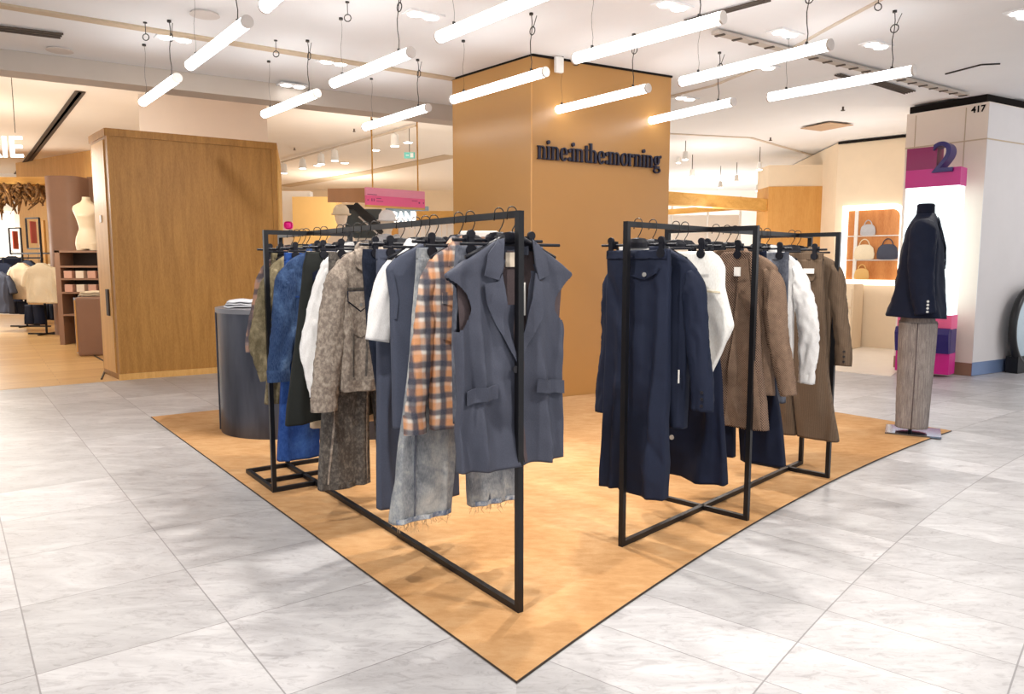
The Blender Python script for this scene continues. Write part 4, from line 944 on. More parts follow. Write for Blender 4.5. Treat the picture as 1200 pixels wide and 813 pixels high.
bz = Body([(1.675, -.062, .062, .060, .062), (1.655, -.082, .082, .075, .075), (1.62, -.15, .15, .085, .095), (1.585, -.198, .198, .095, .11), (1.54, -.212, .212, .11, .125), (1.42, -.208, .208, .14, .145), (1.2, -.205, .205, .145, .165), (1.0, -.222, .222, .165, .205), (.90, -.235, .235, .18, .235)], fold=.010, freq=12, seed=42, p=.8, smooth=.02, hem=.02)
obj('blazer', bz.mesh(N=80), M['navy_deep'], mq, True)
bpy.data.objects['blazer.002' if 'blazer.002' in bpy.data.objects else 'blazer'].name
for s_ in (-1, 1):
    pth = [(s_ * .165, .01, 1.60, .05, .06), (s_ * .205, .01, 1.54, .066, .092), (s_ * .245, .012, 1.3, .064, .088), (s_ * .27, .0, 1.1, .060, .080), (s_ * .285, -.035, .935, .054, .070)]
    so = obj('sleeve', sleeve_bm(pth, 44 + s_, .006, 32), M['navy_deep'], mq, True)
    for z in (.955, .98, 1.005, 1.03):
        bm = bmesh.new(); cyl(bm, (s_ * .335, -.045 + .0 * z, z), .009, .008, 12, M=Matrix.Rotation(PI / 2, 4, 'Y')); obj('cuff_button', bm, M['button'], so)
for f in ((lambda p: p), mir): obj('lapel', patch(bz, f([(-.05, 1.65), (-.11, 1.57), (-.10, 1.49), (-.01, 1.26), (-.005, 1.34), (-.03, 1.53)]), .006, .006), M['navy_deep'], mq, True)
bm = bmesh.new(); lathe(bm, [(.070, 1.62), (.066, 1.67), (.063, 1.72), (.064, 1.735), (.060, 1.745), (.05, 1.75)], n=28, sy=.95); obj('roll_neck', bm, M['navy_lining'], mq, True)

# ------------------------------------------------------------------ right: cream pillar, number totem, escalator
ra, rb = Vector((5.385, 8.72)), Vector((4.85, 9.47))
rd = Vector((.86, .51)).normalized(); r2 = ra + rd * 5; r3 = rb + rd * 5
bm = bmesh.new(); prism(bm, [rb, ra, r2, r3], .15, 3.13); struct('wall_pillar', bm, M['cream'])
sgr = Vector((ra.x, ra.y)); gp = Vector((rd.y, -rd.x))
bm = bmesh.new(); prism(bm, [ra + gp * .004, r2 + gp * .004, r2, ra], .15, 3.12); struct('wall_pillar_side', bm, plain('pillar_grey', rgb(226, 221, 220), .6, 0, .3, .02))
bm = bmesh.new(); prism(bm, [rb + Vector((.04, .02)), ra + Vector((.0, .04)), r2, r3], 3.12, ZC); struct('trim_10', bm, M['dark_gap'])
bm = bmesh.new(); prism(bm, [rb, ra, r2, r3], 0, .15); struct('baseboard_pillar', bm, M['taupe'])
bm = bmesh.new(); prism(bm, [ra + gp * .006, r2 + gp * .006, r2, ra], 0.003, .16); struct('baseboard_right', bm, M['skirting_blue'])
bm = bmesh.new(); lf = (ra - rb).normalized(); ln_ = Vector((lf.y, -lf.x)); ln_ = ln_ if ln_.x < 0 else -ln_
bar(bm, (*(rb + ln_ * .004), 2.72), (*(ra + ln_ * .004), 2.72), .008, .014); bar(bm, (*(ra + gp * .006), 2.72), (*(r2 + gp * .006), 2.72), .006, .014)
for f in (.12, .74): q = rb.lerp(ra, f) + ln_ * .003; bar(bm, (q.x, q.y, .2), (q.x, q.y, 3.1), .006, .008)
struct('trim_11', bm, M['groove'])
ps = thing('pillar_number', 'small black number 417 at the top corner of the cream pillar', 'number sign', (*(rb.lerp(ra, .80) + ln_ * .006), 3.03))
text('digits', '417', .10, .001, M['dark_gap'], ps, (0, 0, 0), (PI / 2, 0, math.atan2(lf.y, lf.x)), 'LEFT', .003)
# totem
tl, trr = Vector((4.62, 8.98)), Vector((5.02, 8.56)); te = (trr - tl).normalized(); tn = Vector((te.y, -te.x)); tn = tn if tn.y < 0 else -tn
TW = (trr - tl).length; ta = math.atan2(te.y, te.x)
tm = thing('number_totem', 'tall floor-number totem, magenta and navy with glowing white middle, beside cream pillar', 'totem', (tl.x, tl.y, 0), ta)
def tbox(name, x0, x1, z0, z1, mat, d=.22, y0=0, parent=tm, bev=0):
    bm = bbox(((x0 + x1) / 2, y0 + d / 2, (z0 + z1) / 2), (x1 - x0, d, z1 - z0), 0, bev); return obj(name, bm, mat, parent)
z_ = lambda y, Y=8.8: D(1090, y, Y)[2]
tbox('top_block', 0, TW * .56, z_(198), z_(172), M['magenta_dark']); tbox('top_block', 0, TW, z_(219), z_(198), M['magenta'])
tbox('light_panel', 0.01, TW - .01, z_(368), z_(219), M['panel_glow'])
tbox('lower_block', 0, TW, z_(384), z_(368), M['pink']); tbox('lower_block', 0, TW, z_(436), z_(412), M['magenta'])
bm = bmesh.new(); pr = [(0, z_(412)), (0, z_(388)), (-.01, z_(383)), (-.05, z_(384)), (-.075, z_(390)), (-.06, z_(400)), (-.03, z_(412))]
A = [bm.verts.new((0, y, z)) for y, z in pr]; B = [bm.verts.new((TW, y, z)) for y, z in pr]; bm.faces.new(A); bm.faces.new(B[::-1])
for k in range(len(pr)): bm.faces.new((A[k], A[(k + 1) % len(pr)], B[(k + 1) % len(pr)], B[k]))
obj('curled_band', bm, M['navy_paint'], tm); tbox('lower_block', 0, TW, z_(412), z_(384), M['navy_paint'], .2, .012)
text('numeral', '2', .49, .10, M['navy_paint'], tm, (TW - .31, .06, z_(203)), (PI / 2, 0, 0), 'LEFT', .0, 1.02)
# escalator newel
eq = ra + rd * .97 + gp * .14
es = thing('escalator_end', 'black escalator handrail loop curving down beside the grey pillar wall', 'escalator', (eq.x, eq.y, 0), math.atan2(rd.y, rd.x))
bm = bmesh.new(); pts = [(2.2, 0, 1.01)]
for k in range(25):
    a = PI * .5 + PI * k / 24; pts.append((.40 * math.cos(a), 0, .55 + .46 * math.sin(a)))
pts.append((2.2, 0, .09)); tube(bm, pts, .045, 12); obj('handrail', bm, M['rubber'], es, True)
bm = bmesh.new(); box(bm, (.85, .03, .10), (2.3, .14, .20)); obj('skirt_base', bm, M['black_metal'], es)
bm = bmesh.new(); pr = [(.36 * math.cos(PI * .5 + PI * k / 16), .55 + .42 * math.sin(PI * .5 + PI * k / 16)) for k in range(17)] + [(2.0, .13), (2.0, .97)]
bm.faces.new([bm.verts.new((x, 0, z)) for x, z in pr]); g_ = bmesh.ops.extrude_face_region(bm, geom=bm.faces[:])
for v in [e for e in g_['geom'] if isinstance(e, bmesh.types.BMVert)]: v.co.y += .012
obj('glass_panel', bm, M['esc_glass'], es)

# ------------------------------------------------------------------ right background: vanity wall, dresser, lit display window, yellow wall
bm = bmesh.new(); va, vb_ = Vector((5.18, 12.2)), Vector((6.15, 11.3)); prism(bm, [va, vb_, vb_ + Vector((3, 3)), va + Vector((.3, 3))], 0, ZC); struct('wall_vanity', bm, M['warm_wall'])
bm = bmesh.new(); bar(bm, (va.x, va.y - .01, ZC - .01), (vb_.x - .02, vb_.y - .02, ZC - .01), .04, .03); struct('trim_12', bm, M['dark_gap'])
vd = (vb_ - va).normalized(); vang = math.atan2(vd.y, vd.x); vl = (vb_ - va).length; vn = Vector((vd.y, -vd.x))
vn = vn if vn.y < 0 else -vn
wn = thing('display_window', 'lit wall niche with rounded white glowing frame and small goods inside', 'display window', (va.x + vn.x * .005, va.y + vn.y * .005, 0), vang)
def vz(y): return D(1015, y, 11.9)[2]
def vloc(x, z, r=.12): return
x0, x1 = .17, 1.03; z0, z1 = vz(331), vz(243); r = .16
def rr_out(o):
    pts = [(x0 - o, z0 - o), (x1 + o, z0 - o)]
    for k in range(9): a = PI / 2 * k / 8; pts.append((x1 - r + (r + o) * math.cos(a), z1 - r + (r + o) * math.sin(a)))
    pts += [(x0 - o, z1 + o)]; return pts
po, pi_ = rr_out(.035), rr_out(-.045); bm = bmesh.new(); nP = len(po)
for y in (0,):
    A = [bm.verts.new((p[0], -.05, p[1])) for p in po]; B = [bm.verts.new((p[0], -.05, p[1])) for p in pi_]; A2 = [bm.verts.new((p[0], 0, p[1])) for p in po]; B2 = [bm.verts.new((p[0], 0, p[1])) for p in pi_]
    for k in range(nP):
        k2 = (k + 1) % nP
        for f in ((A[k], A[k2], B[k2], B[k]), (A[k], A2[k], A2[k2], A[k2]), (B[k], B[k2], B2[k2], B2[k])): bm.faces.new(f)
obj('glowing_frame', bm, glow('frame_glow', (1, .97, .93, 1), 1.5), wn)
bm = bmesh.new(); bm.faces.new([bm.verts.new((p[0], -.012, p[1])) for p in pi_]); obj('back_panel', bm, wood('niche_wood', rgb(178, 104, 44), rgb(214, 148, 84), (1, 1, .1), .5, 9), wn)
for zz in (z0 + (z1 - z0) * .3, z0 + (z1 - z0) * .62):
    bm = bmesh.new(); box(bm, ((x0 + x1) / 2, -.03, zz), (x1 - x0, .03, .015)); obj('shelf', bm, M['white_plastic'], wn)
bm = bmesh.new(); box(bm, (x0 + .18, -.03, (z0 + z1) / 2), (.05, .03, z1 - z0 - .08)); obj('divider', bm, M['white_plastic'], wn)
def bag(label, x, z, s, mat):
    p = Vector((va.x, va.y)) + vd * x + vn * .055; t = thing('handbag', label, 'handbag', (p.x, p.y, z), vang)
    bm = bmesh.new(); lathe(bm, [(.3, 0), (.5, .05), (.52, .3), (.45, .6), (.3, .75), (.1, .78)], n=20, sy=.12); bmesh.ops.scale(bm, vec=(s, s, s), verts=bm.verts[:]); obj('body', bm, mat, t, True)
    bm = bmesh.new(); tube(bm, [(.25 * s * math.cos(a), 0, .7 * s + .35 * s * math.sin(a)) for a in [PI * k / 10 for k in range(11)]], .008, 6); obj('handle', bm, mat, t, True)
bag('white handbag on the lower shelf of the lit wall niche', x0 + .32, z0 + (z1 - z0) * .3 + .008, .30, M['cream_cloth']); bag('grey handbag on the lower shelf of the lit niche, by rounded corner side', x1 - .2, z0 + (z1 - z0) * .3 + .008, .30, M['grey_blue'])
bag('orange handbag on the bottom of the lit wall niche', x0 + .30, z0 + .05, .22, M['yellow_panel']); bag('pale handbag on the upper shelf of the lit wall niche', x0 + .36, z0 + (z1 - z0) * .62 + .008, .22, M['folded'])
dp = Vector(G(992, 408)[:2]); dr = thing('drawer_unit', 'cream drawer chest standing below the lit wall niche', 'drawers', (4.95, 11.75, .002), vang)
bm = bbox((0, .2, .5), (.75, .45, 1.0), 0, .01); obj('carcass', bm, M['warm_wall'], dr)
for k in range(3):
    bm = bbox((0, -.035, .17 + .31 * k), (.72, .02, .28), 0, .005); d_ = obj('drawer', bm, M['warm_wall'], dr); bm = bmesh.new(); box(bm, (0, -.05, .29 + .31 * k), (.5, .015, .02)); obj('handle', bm, M['beam_wood'], d_)
# yellow wood wall and beams
bm = bmesh.new(); prism(bm, [(4.37, 13.0), (5.55, 12.9), (5.6, 13.6), (4.37, 13.6)], 0, 2.62); struct('wall_yellow', bm, M['yellow_wood'])
bm = bmesh.new(); prism(bm, [(4.37, 13.03), (5.55, 12.93), (5.6, 13.6), (4.37, 13.6)], 2.62, 2.98); struct('wall_yellow_top', bm, M['warm_wall'])
bm = bmesh.new(); prism(bm, [(0.5, 20), (9, 20), (9, 20.2), (.5, 20.2)], 0, 3.4); struct('wall_back_right', bm, M['white_wall'])
bm = bmesh.new(); prism(bm, [(2.0, 15.6), (4.6, 15.4), (4.6, 15.6), (2.0, 15.8)], 0, 2.3); struct('wall_partition', bm, M['white_wall'])
def beam(label, a, b, w, h, Ya, Yb):
    A, B = Vector(D(*a, Ya)), Vector(D(*b, Yb)); bm = bmesh.new(); bar(bm, A, B, w, h); tag(obj('wood_beam', bm, M['beam_wood']), label, 'beam', 'wood beams beyond the tan column')
beam('upper pale wood beam beyond the tan column', (775, 232), (903, 241), .2, .2, 12.2, 13.2); beam('lower thin pale wood beam beyond the tan column', (775, 249), (903, 240), .12, .1, 14.2, 15.0)
for i, x in enumerate((788, 830, 868)):
    bm = bmesh.new(); A = D(x, 235, 14.5); tube(bm, [(A[0], A[1], 0.004), (A[0], A[1], 2.6)], .02, 8)
    tag(obj('display_post', bm, M['white_plastic']), ['slim white post nearest the tan column under the wood beams', 'slim white post in the middle under the wood beams', 'slim white post nearest the yellow wall under the wood beams'][i], 'post')
def spot(label, x, y, Y, drop=.25, lit=True, zc=ZC):
    p = Vector(D(x, y, Y)); t = thing('pendant_spot', label, 'spotlight', p, 0, 'small ceiling spotlights')
    bm = bmesh.new(); cyl(bm, (0, 0, .05), .045, .12, 16, .035); obj('housing', bm, M['white_plastic'], t)
    bm = bmesh.new(); cyl(bm, (0, 0, -.014), .04, .012, 16); obj('lens', bm, M['down_glow'], t)
    bm = bmesh.new(); tube(bm, [(0, 0, .1), (0, 0, max(.14, zc - p.z))], .006, 6); obj('stem', bm, M['wire'], t)
for i, (x, y, Y) in enumerate([(803, 186, 12), (811, 206, 13.5), (844, 219, 15), (863, 212, 14.5), (890, 198, 12.6), (888, 223, 15.5), (795, 190, 14)]):
    spot(['glowing spotlight close to column edge past the lettering', 'glowing spotlight low beside the column over the wood beam', 'glowing spotlight above the middle of the upper wood beam', 'glowing spotlight over the wood beam, second from the yellow wall', 'high glowing spotlight beside the yellow wood wall top', 'low glowing spotlight where wood beam meets yellow wall', 'faint spotlight nearest the tan column right edge'][i], x, y, Y)
# clothes rail glimpsed behind the right rack
rl = thing('clothes_rail', 'low pale rail of far garments glimpsed between hangers of the tweed rack', 'clothes rail', (2.6, 11.6, .002))
bm = bmesh.new(); tube(bm, [(-.7, 0, 1.45), (1.6, .3, 1.45)], .015, 8); obj('rail', bm, M['beam_wood'], rl)
for s_ in (-.7, 1.6):
    bm = bmesh.new(); tube(bm, [(s_, .13 * (s_ + .7), 0), (s_, .13 * (s_ + .7), 1.45)], .015, 8); obj('post', bm, M['beam_wood'], rl)

# ------------------------------------------------------------------ middle background (between oak block and column)
bm = bmesh.new(); prism(bm, [(-3.75, 13.0), (-2.99, 13.0), (-2.99, 13.4), (-3.75, 13.4)], 0, 2.45); struct('wall_yellow_left', bm, M['yellow_panel'])
bm = bmesh.new(); prism(bm, [(-6, 13.6), (-3.6, 13.6), (-3.6, 13.8), (-6, 13.8)], 0, 2.6); struct('wall_cream_left', bm, M['white_wall'])
bm = bmesh.new(); prism(bm, [(-20, 24), (1, 24), (1, 24.2), (-20, 24.2)], 0, 3.7); struct('wall_back', bm, M['warm_wall'])
bm = bmesh.new(); prism(bm, [(-4.6, 17), (-2.4, 17), (-2.4, 17.2), (-4.6, 17.2)], 0, 2.15); struct('wall_stairwell', bm, M['white_wall'])
# escalator truss far away
et = thing('far_escalator', 'dark steel escalator underside far behind the pink hanging sign', 'escalator', (-3.4, 16.5, 0))
z_e = lambda y: D(420, y, 16.5)[2]
bm = bmesh.new(); box(bm, (0, 0, z_e(262)), (1.15, .1, .62)); obj('side_panel', bm, M['glass_dark'], et)
bm = bmesh.new(); bar(bm, (-.6, -.08, z_e(243)), (.1, -.08, z_e(243)), .06, .1); bar(bm, (.0, -.08, z_e(240)), (.62, -.08, z_e(272)), .08, .16); obj('truss_beam', bm, M['black_metal'], et)
bm = bmesh.new(); bar(bm, (.1, -.12, z_e(254)), (.62, -.12, z_e(280)), .03, .03); obj('railing', bm, M['steel'], et)
# pendant sign (pink)
p0, p1 = Vector(D(428, 221, 9.6)), Vector(D(497, 223, 10.2)); c = (p0 + p1) / 2; sl_ = (p1 - p0).to_2d().length; sa = math.atan2(p1.y - p0.y, p1.x - p0.x)
ps = thing('hanging_sign', 'pink directory board hanging on two rods left of the tan column', 'sign', (c.x, c.y, D(460, 242, 9.9)[2]), sa)
hz = D(460, 222, 9.9)[2] - D(460, 242, 9.9)[2]
bm = bmesh.new(); box(bm, (0, 0, hz * .27), (sl_, .03, hz * .55)); obj('lower_panel', bm, M['pink'], ps); bm = bmesh.new(); box(bm, (0, 0, hz * .775), (sl_, .03, hz * .45)); obj('upper_panel', bm, M['pink_light'], ps)
bm = bmesh.new(); box(bm, (0, .0, -.012), (sl_, .034, .024)); obj('bottom_rail', bm, M['beam_wood'], ps)
for x in (-sl_ * .38, sl_ * .39):
    bm = bmesh.new(); tube(bm, [(x, 0, hz), (x, 0, ZL - ps.location.z)], .010, 8); obj('rod', bm, M['beam_wood'], ps)
bm = bmesh.new(); dkp = plain('faint_print', rgb(160, 60, 110), .7)
for x0_, w_, z_f, h_ in [(-.36, .14, .60, .008), (-.31, .012, .30, .035), (-.285, .012, .30, .035), (-.25, .07, .40, .007), (-.25, .10, .24, .007), (-.36, .02, .28, .012), (.20, .09, .40, .007), (.29, .02, .30, .022), (.35, .012, .30, .02)]:
    box(bm, (x0_ * sl_ / .75 + w_ / 2, -.017, hz * z_f), (w_, .002, h_))
obj('small_print', bm, dkp, ps)
# brown hanging board
bm = bmesh.new(); A, B = D(385, 229, 12), D(428, 229, 11); bar(bm, A, B, .03, .21); tag(obj('hanging_board', bm, plain('board', rgb(164, 120, 80), .6)), 'plain brown board hanging to the left of the pink sign', 'board')
# white lit letters on pale fascia
fs = thing('shop_sign', 'white glowing shop letters far behind, under the pink hanging sign', 'sign', (D(458, 262, 15)[0], 15, D(458, 262, 15)[2]))
bm = bmesh.new(); box(bm, (.32, .05, .12), (.85, .04, .44)); obj('fascia', bm, plain('fascia', rgb(120, 138, 150), .6), fs)
text('letters', 'GANNI', .30, .03, M['neon'], fs, (-.03, .0, .02), (PI / 2, 0, 0), 'LEFT', .012, .72)
# white slatted panels and wood beam left of column
sp = thing('slatted_screen', 'white vertical slatted screen with wood top beam left of the tan column', 'screen', (-1.6, 12.0, 0))
bm = bmesh.new()
for k in range(12): box(bm, (-.15 + .085 * k, .01 * (k % 2), .98), (.075, .03, 1.95))
obj('slats', bm, M['white_wall'], sp); bm = bmesh.new(); box(bm, (.50, -.02, 2.06), (.80, .12, .15)); obj('top_beam', bm, M['beam_wood'], sp)
bm = bmesh.new(); box(bm, (-.25, -.02, .98), (.10, .1, 1.96)); obj('end_post', bm, M['yellow_wood'], sp)
# busts with hats
def bust(label, x, y, Y, hat, mat, scarf=False):
    p = Vector(D(x, y, Y)); t = thing('display_bust', label, 'mannequin', (p.x, p.y, 0))
    bm = bmesh.new(); z = p.z
    lathe(bm, [(.16, 0), (.16, .02), (.02, .03), (.02, z - .55), (.15, z - .52), (.19, z - .35), (.20, z - .22), (.12, z - .15), (.055, z - .10), (.05, z - .02), (.075, z + .03), (.09, z + .10), (.075, z + .18), (.02, z + .21)], n=24, sy=.75); obj('form', bm, mat, t, True)
    bm = bmesh.new(); lathe(bm, [(.03, z + .11), (.13, z + .12), (.135, z + .135), (.112, z + .14), (.105, z + .20), (.07, z + .25), (.01, z + .265)], n=28); h = obj('hat', bm, hat, t, True)
    if scarf:
        bm = bmesh.new()
        for q in range(3): tube(bm, [((.13 + .03 * q) * math.cos(a), (.11 + .02 * q) * math.sin(a), z - .10 - .05 * q + .02 * math.sin(3 * a + q)) for a in [2 * PI * k / 20 for k in range(21)]], .04, 8)
        obj('scarf', bm, M['folded'], t, True)
bust('bust in pale hat far behind, left of the rack frame post', 400, 262, 10.5, M['cream_cloth'], M['skin_paper']); bust('bust in white cap and grey scarf behind the denim rack rail', 454, 270, 9.8, M['white_cotton'], M['skin_paper'], True)
# magenta far sign
bm = bbox((0, 0, 0), (.14, .05, .13), 0, .05, 3); tag(obj('round_sign', bm, M['magenta'], loc=D(338, 264, 12.5)), 'small magenta rounded sign beside the oak block edge', 'sign')
# track and spotlights
t0, t1 = Vector(G(330, 190, ZL - .05)), Vector(G(487, 147, ZL - .05)); tk = thing('light_track', 'white ceiling light track running toward the tan column', 'light track', ((t0 + t1) / 2))
bm = bmesh.new(); v = (t1 - t0) / 2; bar(bm, -v, v, .04, .03); obj('rail', bm, plain('track', rgb(206, 190, 170), .6), tk)
for x in (-.8, .8): bm = bmesh.new(); tube(bm, [v * x, v * x + Vector((0, 0, .05))], .008, 6); obj('mount', bm, M['white_plastic'], tk)
for i, f in enumerate((.02, .20, .36, .47, .88)):
    p = t0.lerp(t1, f); t = thing('track_spotlight', ['track spotlight nearest the oak block', 'second track spotlight from the oak block', 'third track spotlight from the oak block', 'fourth track spotlight from the oak block', 'lone track spotlight at the column end of the track'][i], 'spotlight', (p.x, p.y, p.z - .03), 0, 'track spotlights')
    bm = bmesh.new(); cyl(bm, (0, 0, -.12), .08, .20, 18, .06); cyl(bm, (0, 0, .0), .012, .06, 10); obj('housing', bm, M['white_plastic'], t)
    bm = bmesh.new(); cyl(bm, (0, 0, -.224), .065, .008, 18); obj('lens', bm, M['down_glow'], t)
# exit sign, ceiling glows
bm = bmesh.new(); q = D(480, 182, 13); xs = thing('exit_sign', 'small green and white exit sign under the far ceiling', 'sign', q)
box(bm, (0, 0, 0), (.18, .03, .10)); obj('panel', bm, plain('exit_green', rgb(110, 196, 186), .5), xs); bm = bmesh.new(); tube(bm, [(0, 0, .05), (0, 0, ZL - q[2])], .006, 6); obj('rod', bm, M['wire'], xs)
bm = bmesh.new(); bar(bm, (-.06, -.018, 0), (-.01, -.018, 0), .004, .012); box(bm, (.04, -.018, 0), (.05, .004, .07)); obj('pictogram', bm, M['white_plastic'], xs)
for i, (x, y) in enumerate([(440, 176), (372, 194), (404, 191), (478, 167)]):
    p = G(x, y, ZL - .01); t = thing('round_downlight', ['round downlight under lowered ceiling, between track and pink sign', 'round downlight by the second track spotlight', 'round downlight by the fourth track spotlight', 'round downlight beside the lone track spotlight'][i], 'downlight', p)
    bm = bmesh.new(); cyl(bm, (0, 0, .004), .10, .01, 24); obj('trim_ring', bm, M['white_plastic'], t); bm = bmesh.new(); cyl(bm, (0, 0, -.003), .08, .006, 24); obj('lens', bm, M['down_glow'], t)
# cream structural column rising behind the oak block
A, B = D(163, 140, 10.6), D(313, 140, 10.9); bm = bmesh.new(); prism(bm, [(A[0], A[1]), (B[0], B[1]), (B[0] - .4, B[1] + .9), (A[0] - .4, A[1] + .9)], 0, ZL); struct('wall_cream_column', bm, M['cream'])

# ------------------------------------------------------------------ left background shop
bm = bmesh.new(); prism(bm, rrect(-.62, .0, -.25, .45, .2), 0, 2.9)
o = autosmooth(obj('taupe_pillar', bm, M['taupe'], loc=(-7.93, 14.1, .003))); tag(o, 'rounded taupe display pillar behind the clothes stands in the left shop', 'pillar')
bm = bmesh.new(); prism(bm, [(-7.95, 14.3), (-5.5, 14.3), (-5.5, 14.5), (-7.95, 14.5)], 0, 2.93); struct('wall_taupe', bm, M['taupe'])
bm = bmesh.new(); prism(bm, [(-11.4, 17.6), (-8.2, 15.4), (-8.0, 15.7), (-11.2, 17.9)], 0, ZL); struct('wall_left_shop', bm, M['oak_light'])
bm = bmesh.new(); prism(bm, [(-20, 20), (-11.2, 19.5), (-11.2, 19.7), (-20, 20.2)], 0, ZL); struct('wall_left_back', bm, M['white_wall'])
bm = bmesh.new(); A, B = D(49, 300, 16.2), D(58, 300, 15.6); bar(bm, (A[0], A[1] - .1, 1.55), (B[0], B[1] - .1, 1.55), .04, 1.3); struct('door_1', bm, M['oak'])
bm = bmesh.new(); A = D(4, 300, 19.4); box(bm, (A[0] - .4, 19.3, 1.7), (1.6, .05, 1.9)); struct('window_1', bm, glow('window_glow', (1, .92, .8, 1), 1.1))
# shelf unit with torso form
st = thing('shelf_unit', 'taupe open shelf unit holding boxes under the torso form', 'shelf unit', (-6.95, 12.35, .003))
SH = 1.52
for x in (-.36, .36): bm = bmesh.new(); box(bm, (x, 0, SH / 2), (.08, .4, SH)); obj('side_panel', bm, M['taupe'], st)
bm = bmesh.new(); box(bm, (0, .19, SH / 2), (.64, .02, SH)); obj('back_panel', bm, M['cord'], st)
for z in (SH, 1.28, 1.08, .86, .5): bm = bmesh.new(); box(bm, (0, 0, z - .015), (.80 if z == SH else .64, .4, .03)); obj('shelf', bm, M['taupe'], st)
for zi, z in enumerate((1.081, .861)):
    for i in range(3):
        bm = bbox((0, 0, .06), (.13, .16, .12), 0, .006); tag(obj('gift_box', bm, M['label_cream'] if i % 2 else plain('box_pink', rgb(206, 160, 140), .6), loc=(-7.15 + .19 * i, 12.22, z)), ['%s box on the upper shelf under the torso form', '%s box on the lower shelf under the torso form'][zi] % (['leftmost small pink', 'middle small cream', 'rightmost small pink'][i]), 'box', 'small boxes on the taupe shelf unit')
tf = thing('torso_form', 'cream headless female torso form standing on the taupe shelf unit', 'mannequin', (-6.87, 12.3, SH + .003))
tz = Body([(.86, -.055, .055, .055, .055), (.80, -.06, .06, .06, .06), (.76, -.10, .10, .075, .07), (.73, -.21, .20, .085, .08), (.66, -.225, .21, .11, .09), (.56, -.17, .17, .15, .09), (.50, -.155, .155, .12, .08), (.36, -.125, .125, .09, .08), (.22, -.185, .185, .11, .13), (.10, -.205, .205, .115, .14), (.03, -.19, .19, .11, .12)], fold=0, p=.9, smooth=.03)
obj('torso', tz.mesh(N=48, inner=False), M['torso'], tf, True)
for s_ in (-1, 1): obj('thigh', sleeve_bm([(s_ * .10, 0, .12, .10, .11), (s_ * .10, 0, .06, .095, .105), (s_ * .10, 0, .004, .085, .10)], 0, 0, 24), M['torso'], tf, True)
# counter with chrome bars
ct = thing('drawer_counter', 'low taupe counter with chrome bars in front of the shelf unit', 'counter', (-6.05, 11.2, .003))
bm = bbox((0, 0, .42), (.62, 1.1, .84), .35, .03); obj('body', bm, M['taupe'], ct)
R35 = Matrix.Rotation(.35, 4, 'Z')
bm = bmesh.new(); box(bm, (-.32, -.1, .43), (.02, .85, .74), 0); bmesh.ops.transform(bm, matrix=R35, verts=bm.verts[:]); obj('drawer_front', bm, M['oak_light'], ct)
bm = bmesh.new()
for y in (-.4, -.1, .2): tube(bm, [(-.34, y, .04), (-.34, y, .83)], .014, 8)
bmesh.ops.transform(bm, matrix=R35, verts=bm.verts[:]); obj('chrome_bars', bm, M['steel'], ct)
folded('folded_cloth', 'crumpled cream cloth lying on the low taupe counter', (-6.05, 11.1, .855), (.5, .6, .06), M['cream_cloth'], .3)
bm = bmesh.new(); A, B, C_ = Vector(G(74, 393)), Vector(G(105, 414)), Vector(G(119, 445)); tube(bm, [A + Vector((0, 0, .005)), A.lerp(B, .5) + Vector((.02, .1, .005)), B + Vector((0, 0, .005)), B.lerp(C_, .5) + Vector((.12, .1, .005)), C_ + Vector((0, 0, .005))], .012, 6)
tag(obj('cable', bm, M['cord']), 'dark cable running along the wood floor beside the oak block', 'cable')
# ceiling ornament of dried branches
bm = bmesh.new(); rnd = random.Random(3)
for i in range(260):
    x = -rnd.random() * 3.4; y = rnd.uniform(-.5, .5); z = rnd.random(); h = .08 + .62 * rnd.random() * (.35 + .65 * min(1, -x / 1.2))
    tube(bm, [(x, y, 0), (x + rnd.uniform(-.12, .12), y + rnd.uniform(-.1, .1), -h * .5), (x + rnd.uniform(-.2, .2), y + rnd.uniform(-.1, .1), -h)], [.03, .045, .01], 5)
q = D(56, 219, 15.5); o = obj('dried_canopy', bm, M['flower'], loc=(q[0], q[1], q[2] + .02)); o['kind'] = 'stuff'; tag(o, 'brown dried foliage canopy hanging from ceiling of the left shop', 'foliage')
bm = bmesh.new(); box(bm, (q[0] - 1.6, q[1] + .2, q[2] + .10), (3.4, .9, .14)); struct('trim_13', bm, M['beam_wood'])
# glowing RIE sign
q = D(28, 184, 9.6); ns = thing('neon_sign', 'white glowing capital letters RIE high in the left shop', 'sign', q)
text('letters', 'RIE', .37, .015, M['neon'], ns, (0, 0, 0), (PI / 2, 0, .0), 'RIGHT', .002)
bm = bmesh.new()
for x in (-.1, -.6): tube(bm, [(x, .02, .3), (x, .02, ZL - q[2])], .004, 6)
obj('rod', bm, M['wire'], ns)
# T stands with clothes
def tstand(label, px, py, h, seed):
    p = G(px, py); t = thing('display_stand', label, 'clothes stand', (p[0], p[1], .003))
    bm = bmesh.new(); tube(bm, [(0, 0, 0), (0, 0, h)], .02, 8); obj('pole', bm, M['black_metal'], t)
    bm = bmesh.new(); bar(bm, (-.36, .03, .015), (.5, -.02, .015), .04, .03); bar(bm, (0, -.25, .015), (0, .4, .015), .04, .03); obj('base', bm, M['black_metal'], t)
    bm = bmesh.new(); bar(bm, (-.75, .35, h * .70), (.45, -.1, h * .70), .03); obj('arm', bm, M['black_metal'], t)
    bm = bmesh.new(); z0, z1 = h * .74, h
    for a, b in (((0, 0, z0), (-.32, .12, z0)), ((-.32, .12, z0), (-.32, .12, z1)), ((-.32, .12, z1), (0, 0, z1))): bar(bm, a, b, .025)
    obj('sign_frame', bm, M['black_metal'], t); bm = bmesh.new(); bar(bm, (-.16, .06, z0 + .10), (-.16, .06, z1 - .06), .16, .02); o = obj('sign_card', bm, M['red_paper'], t)
    return t
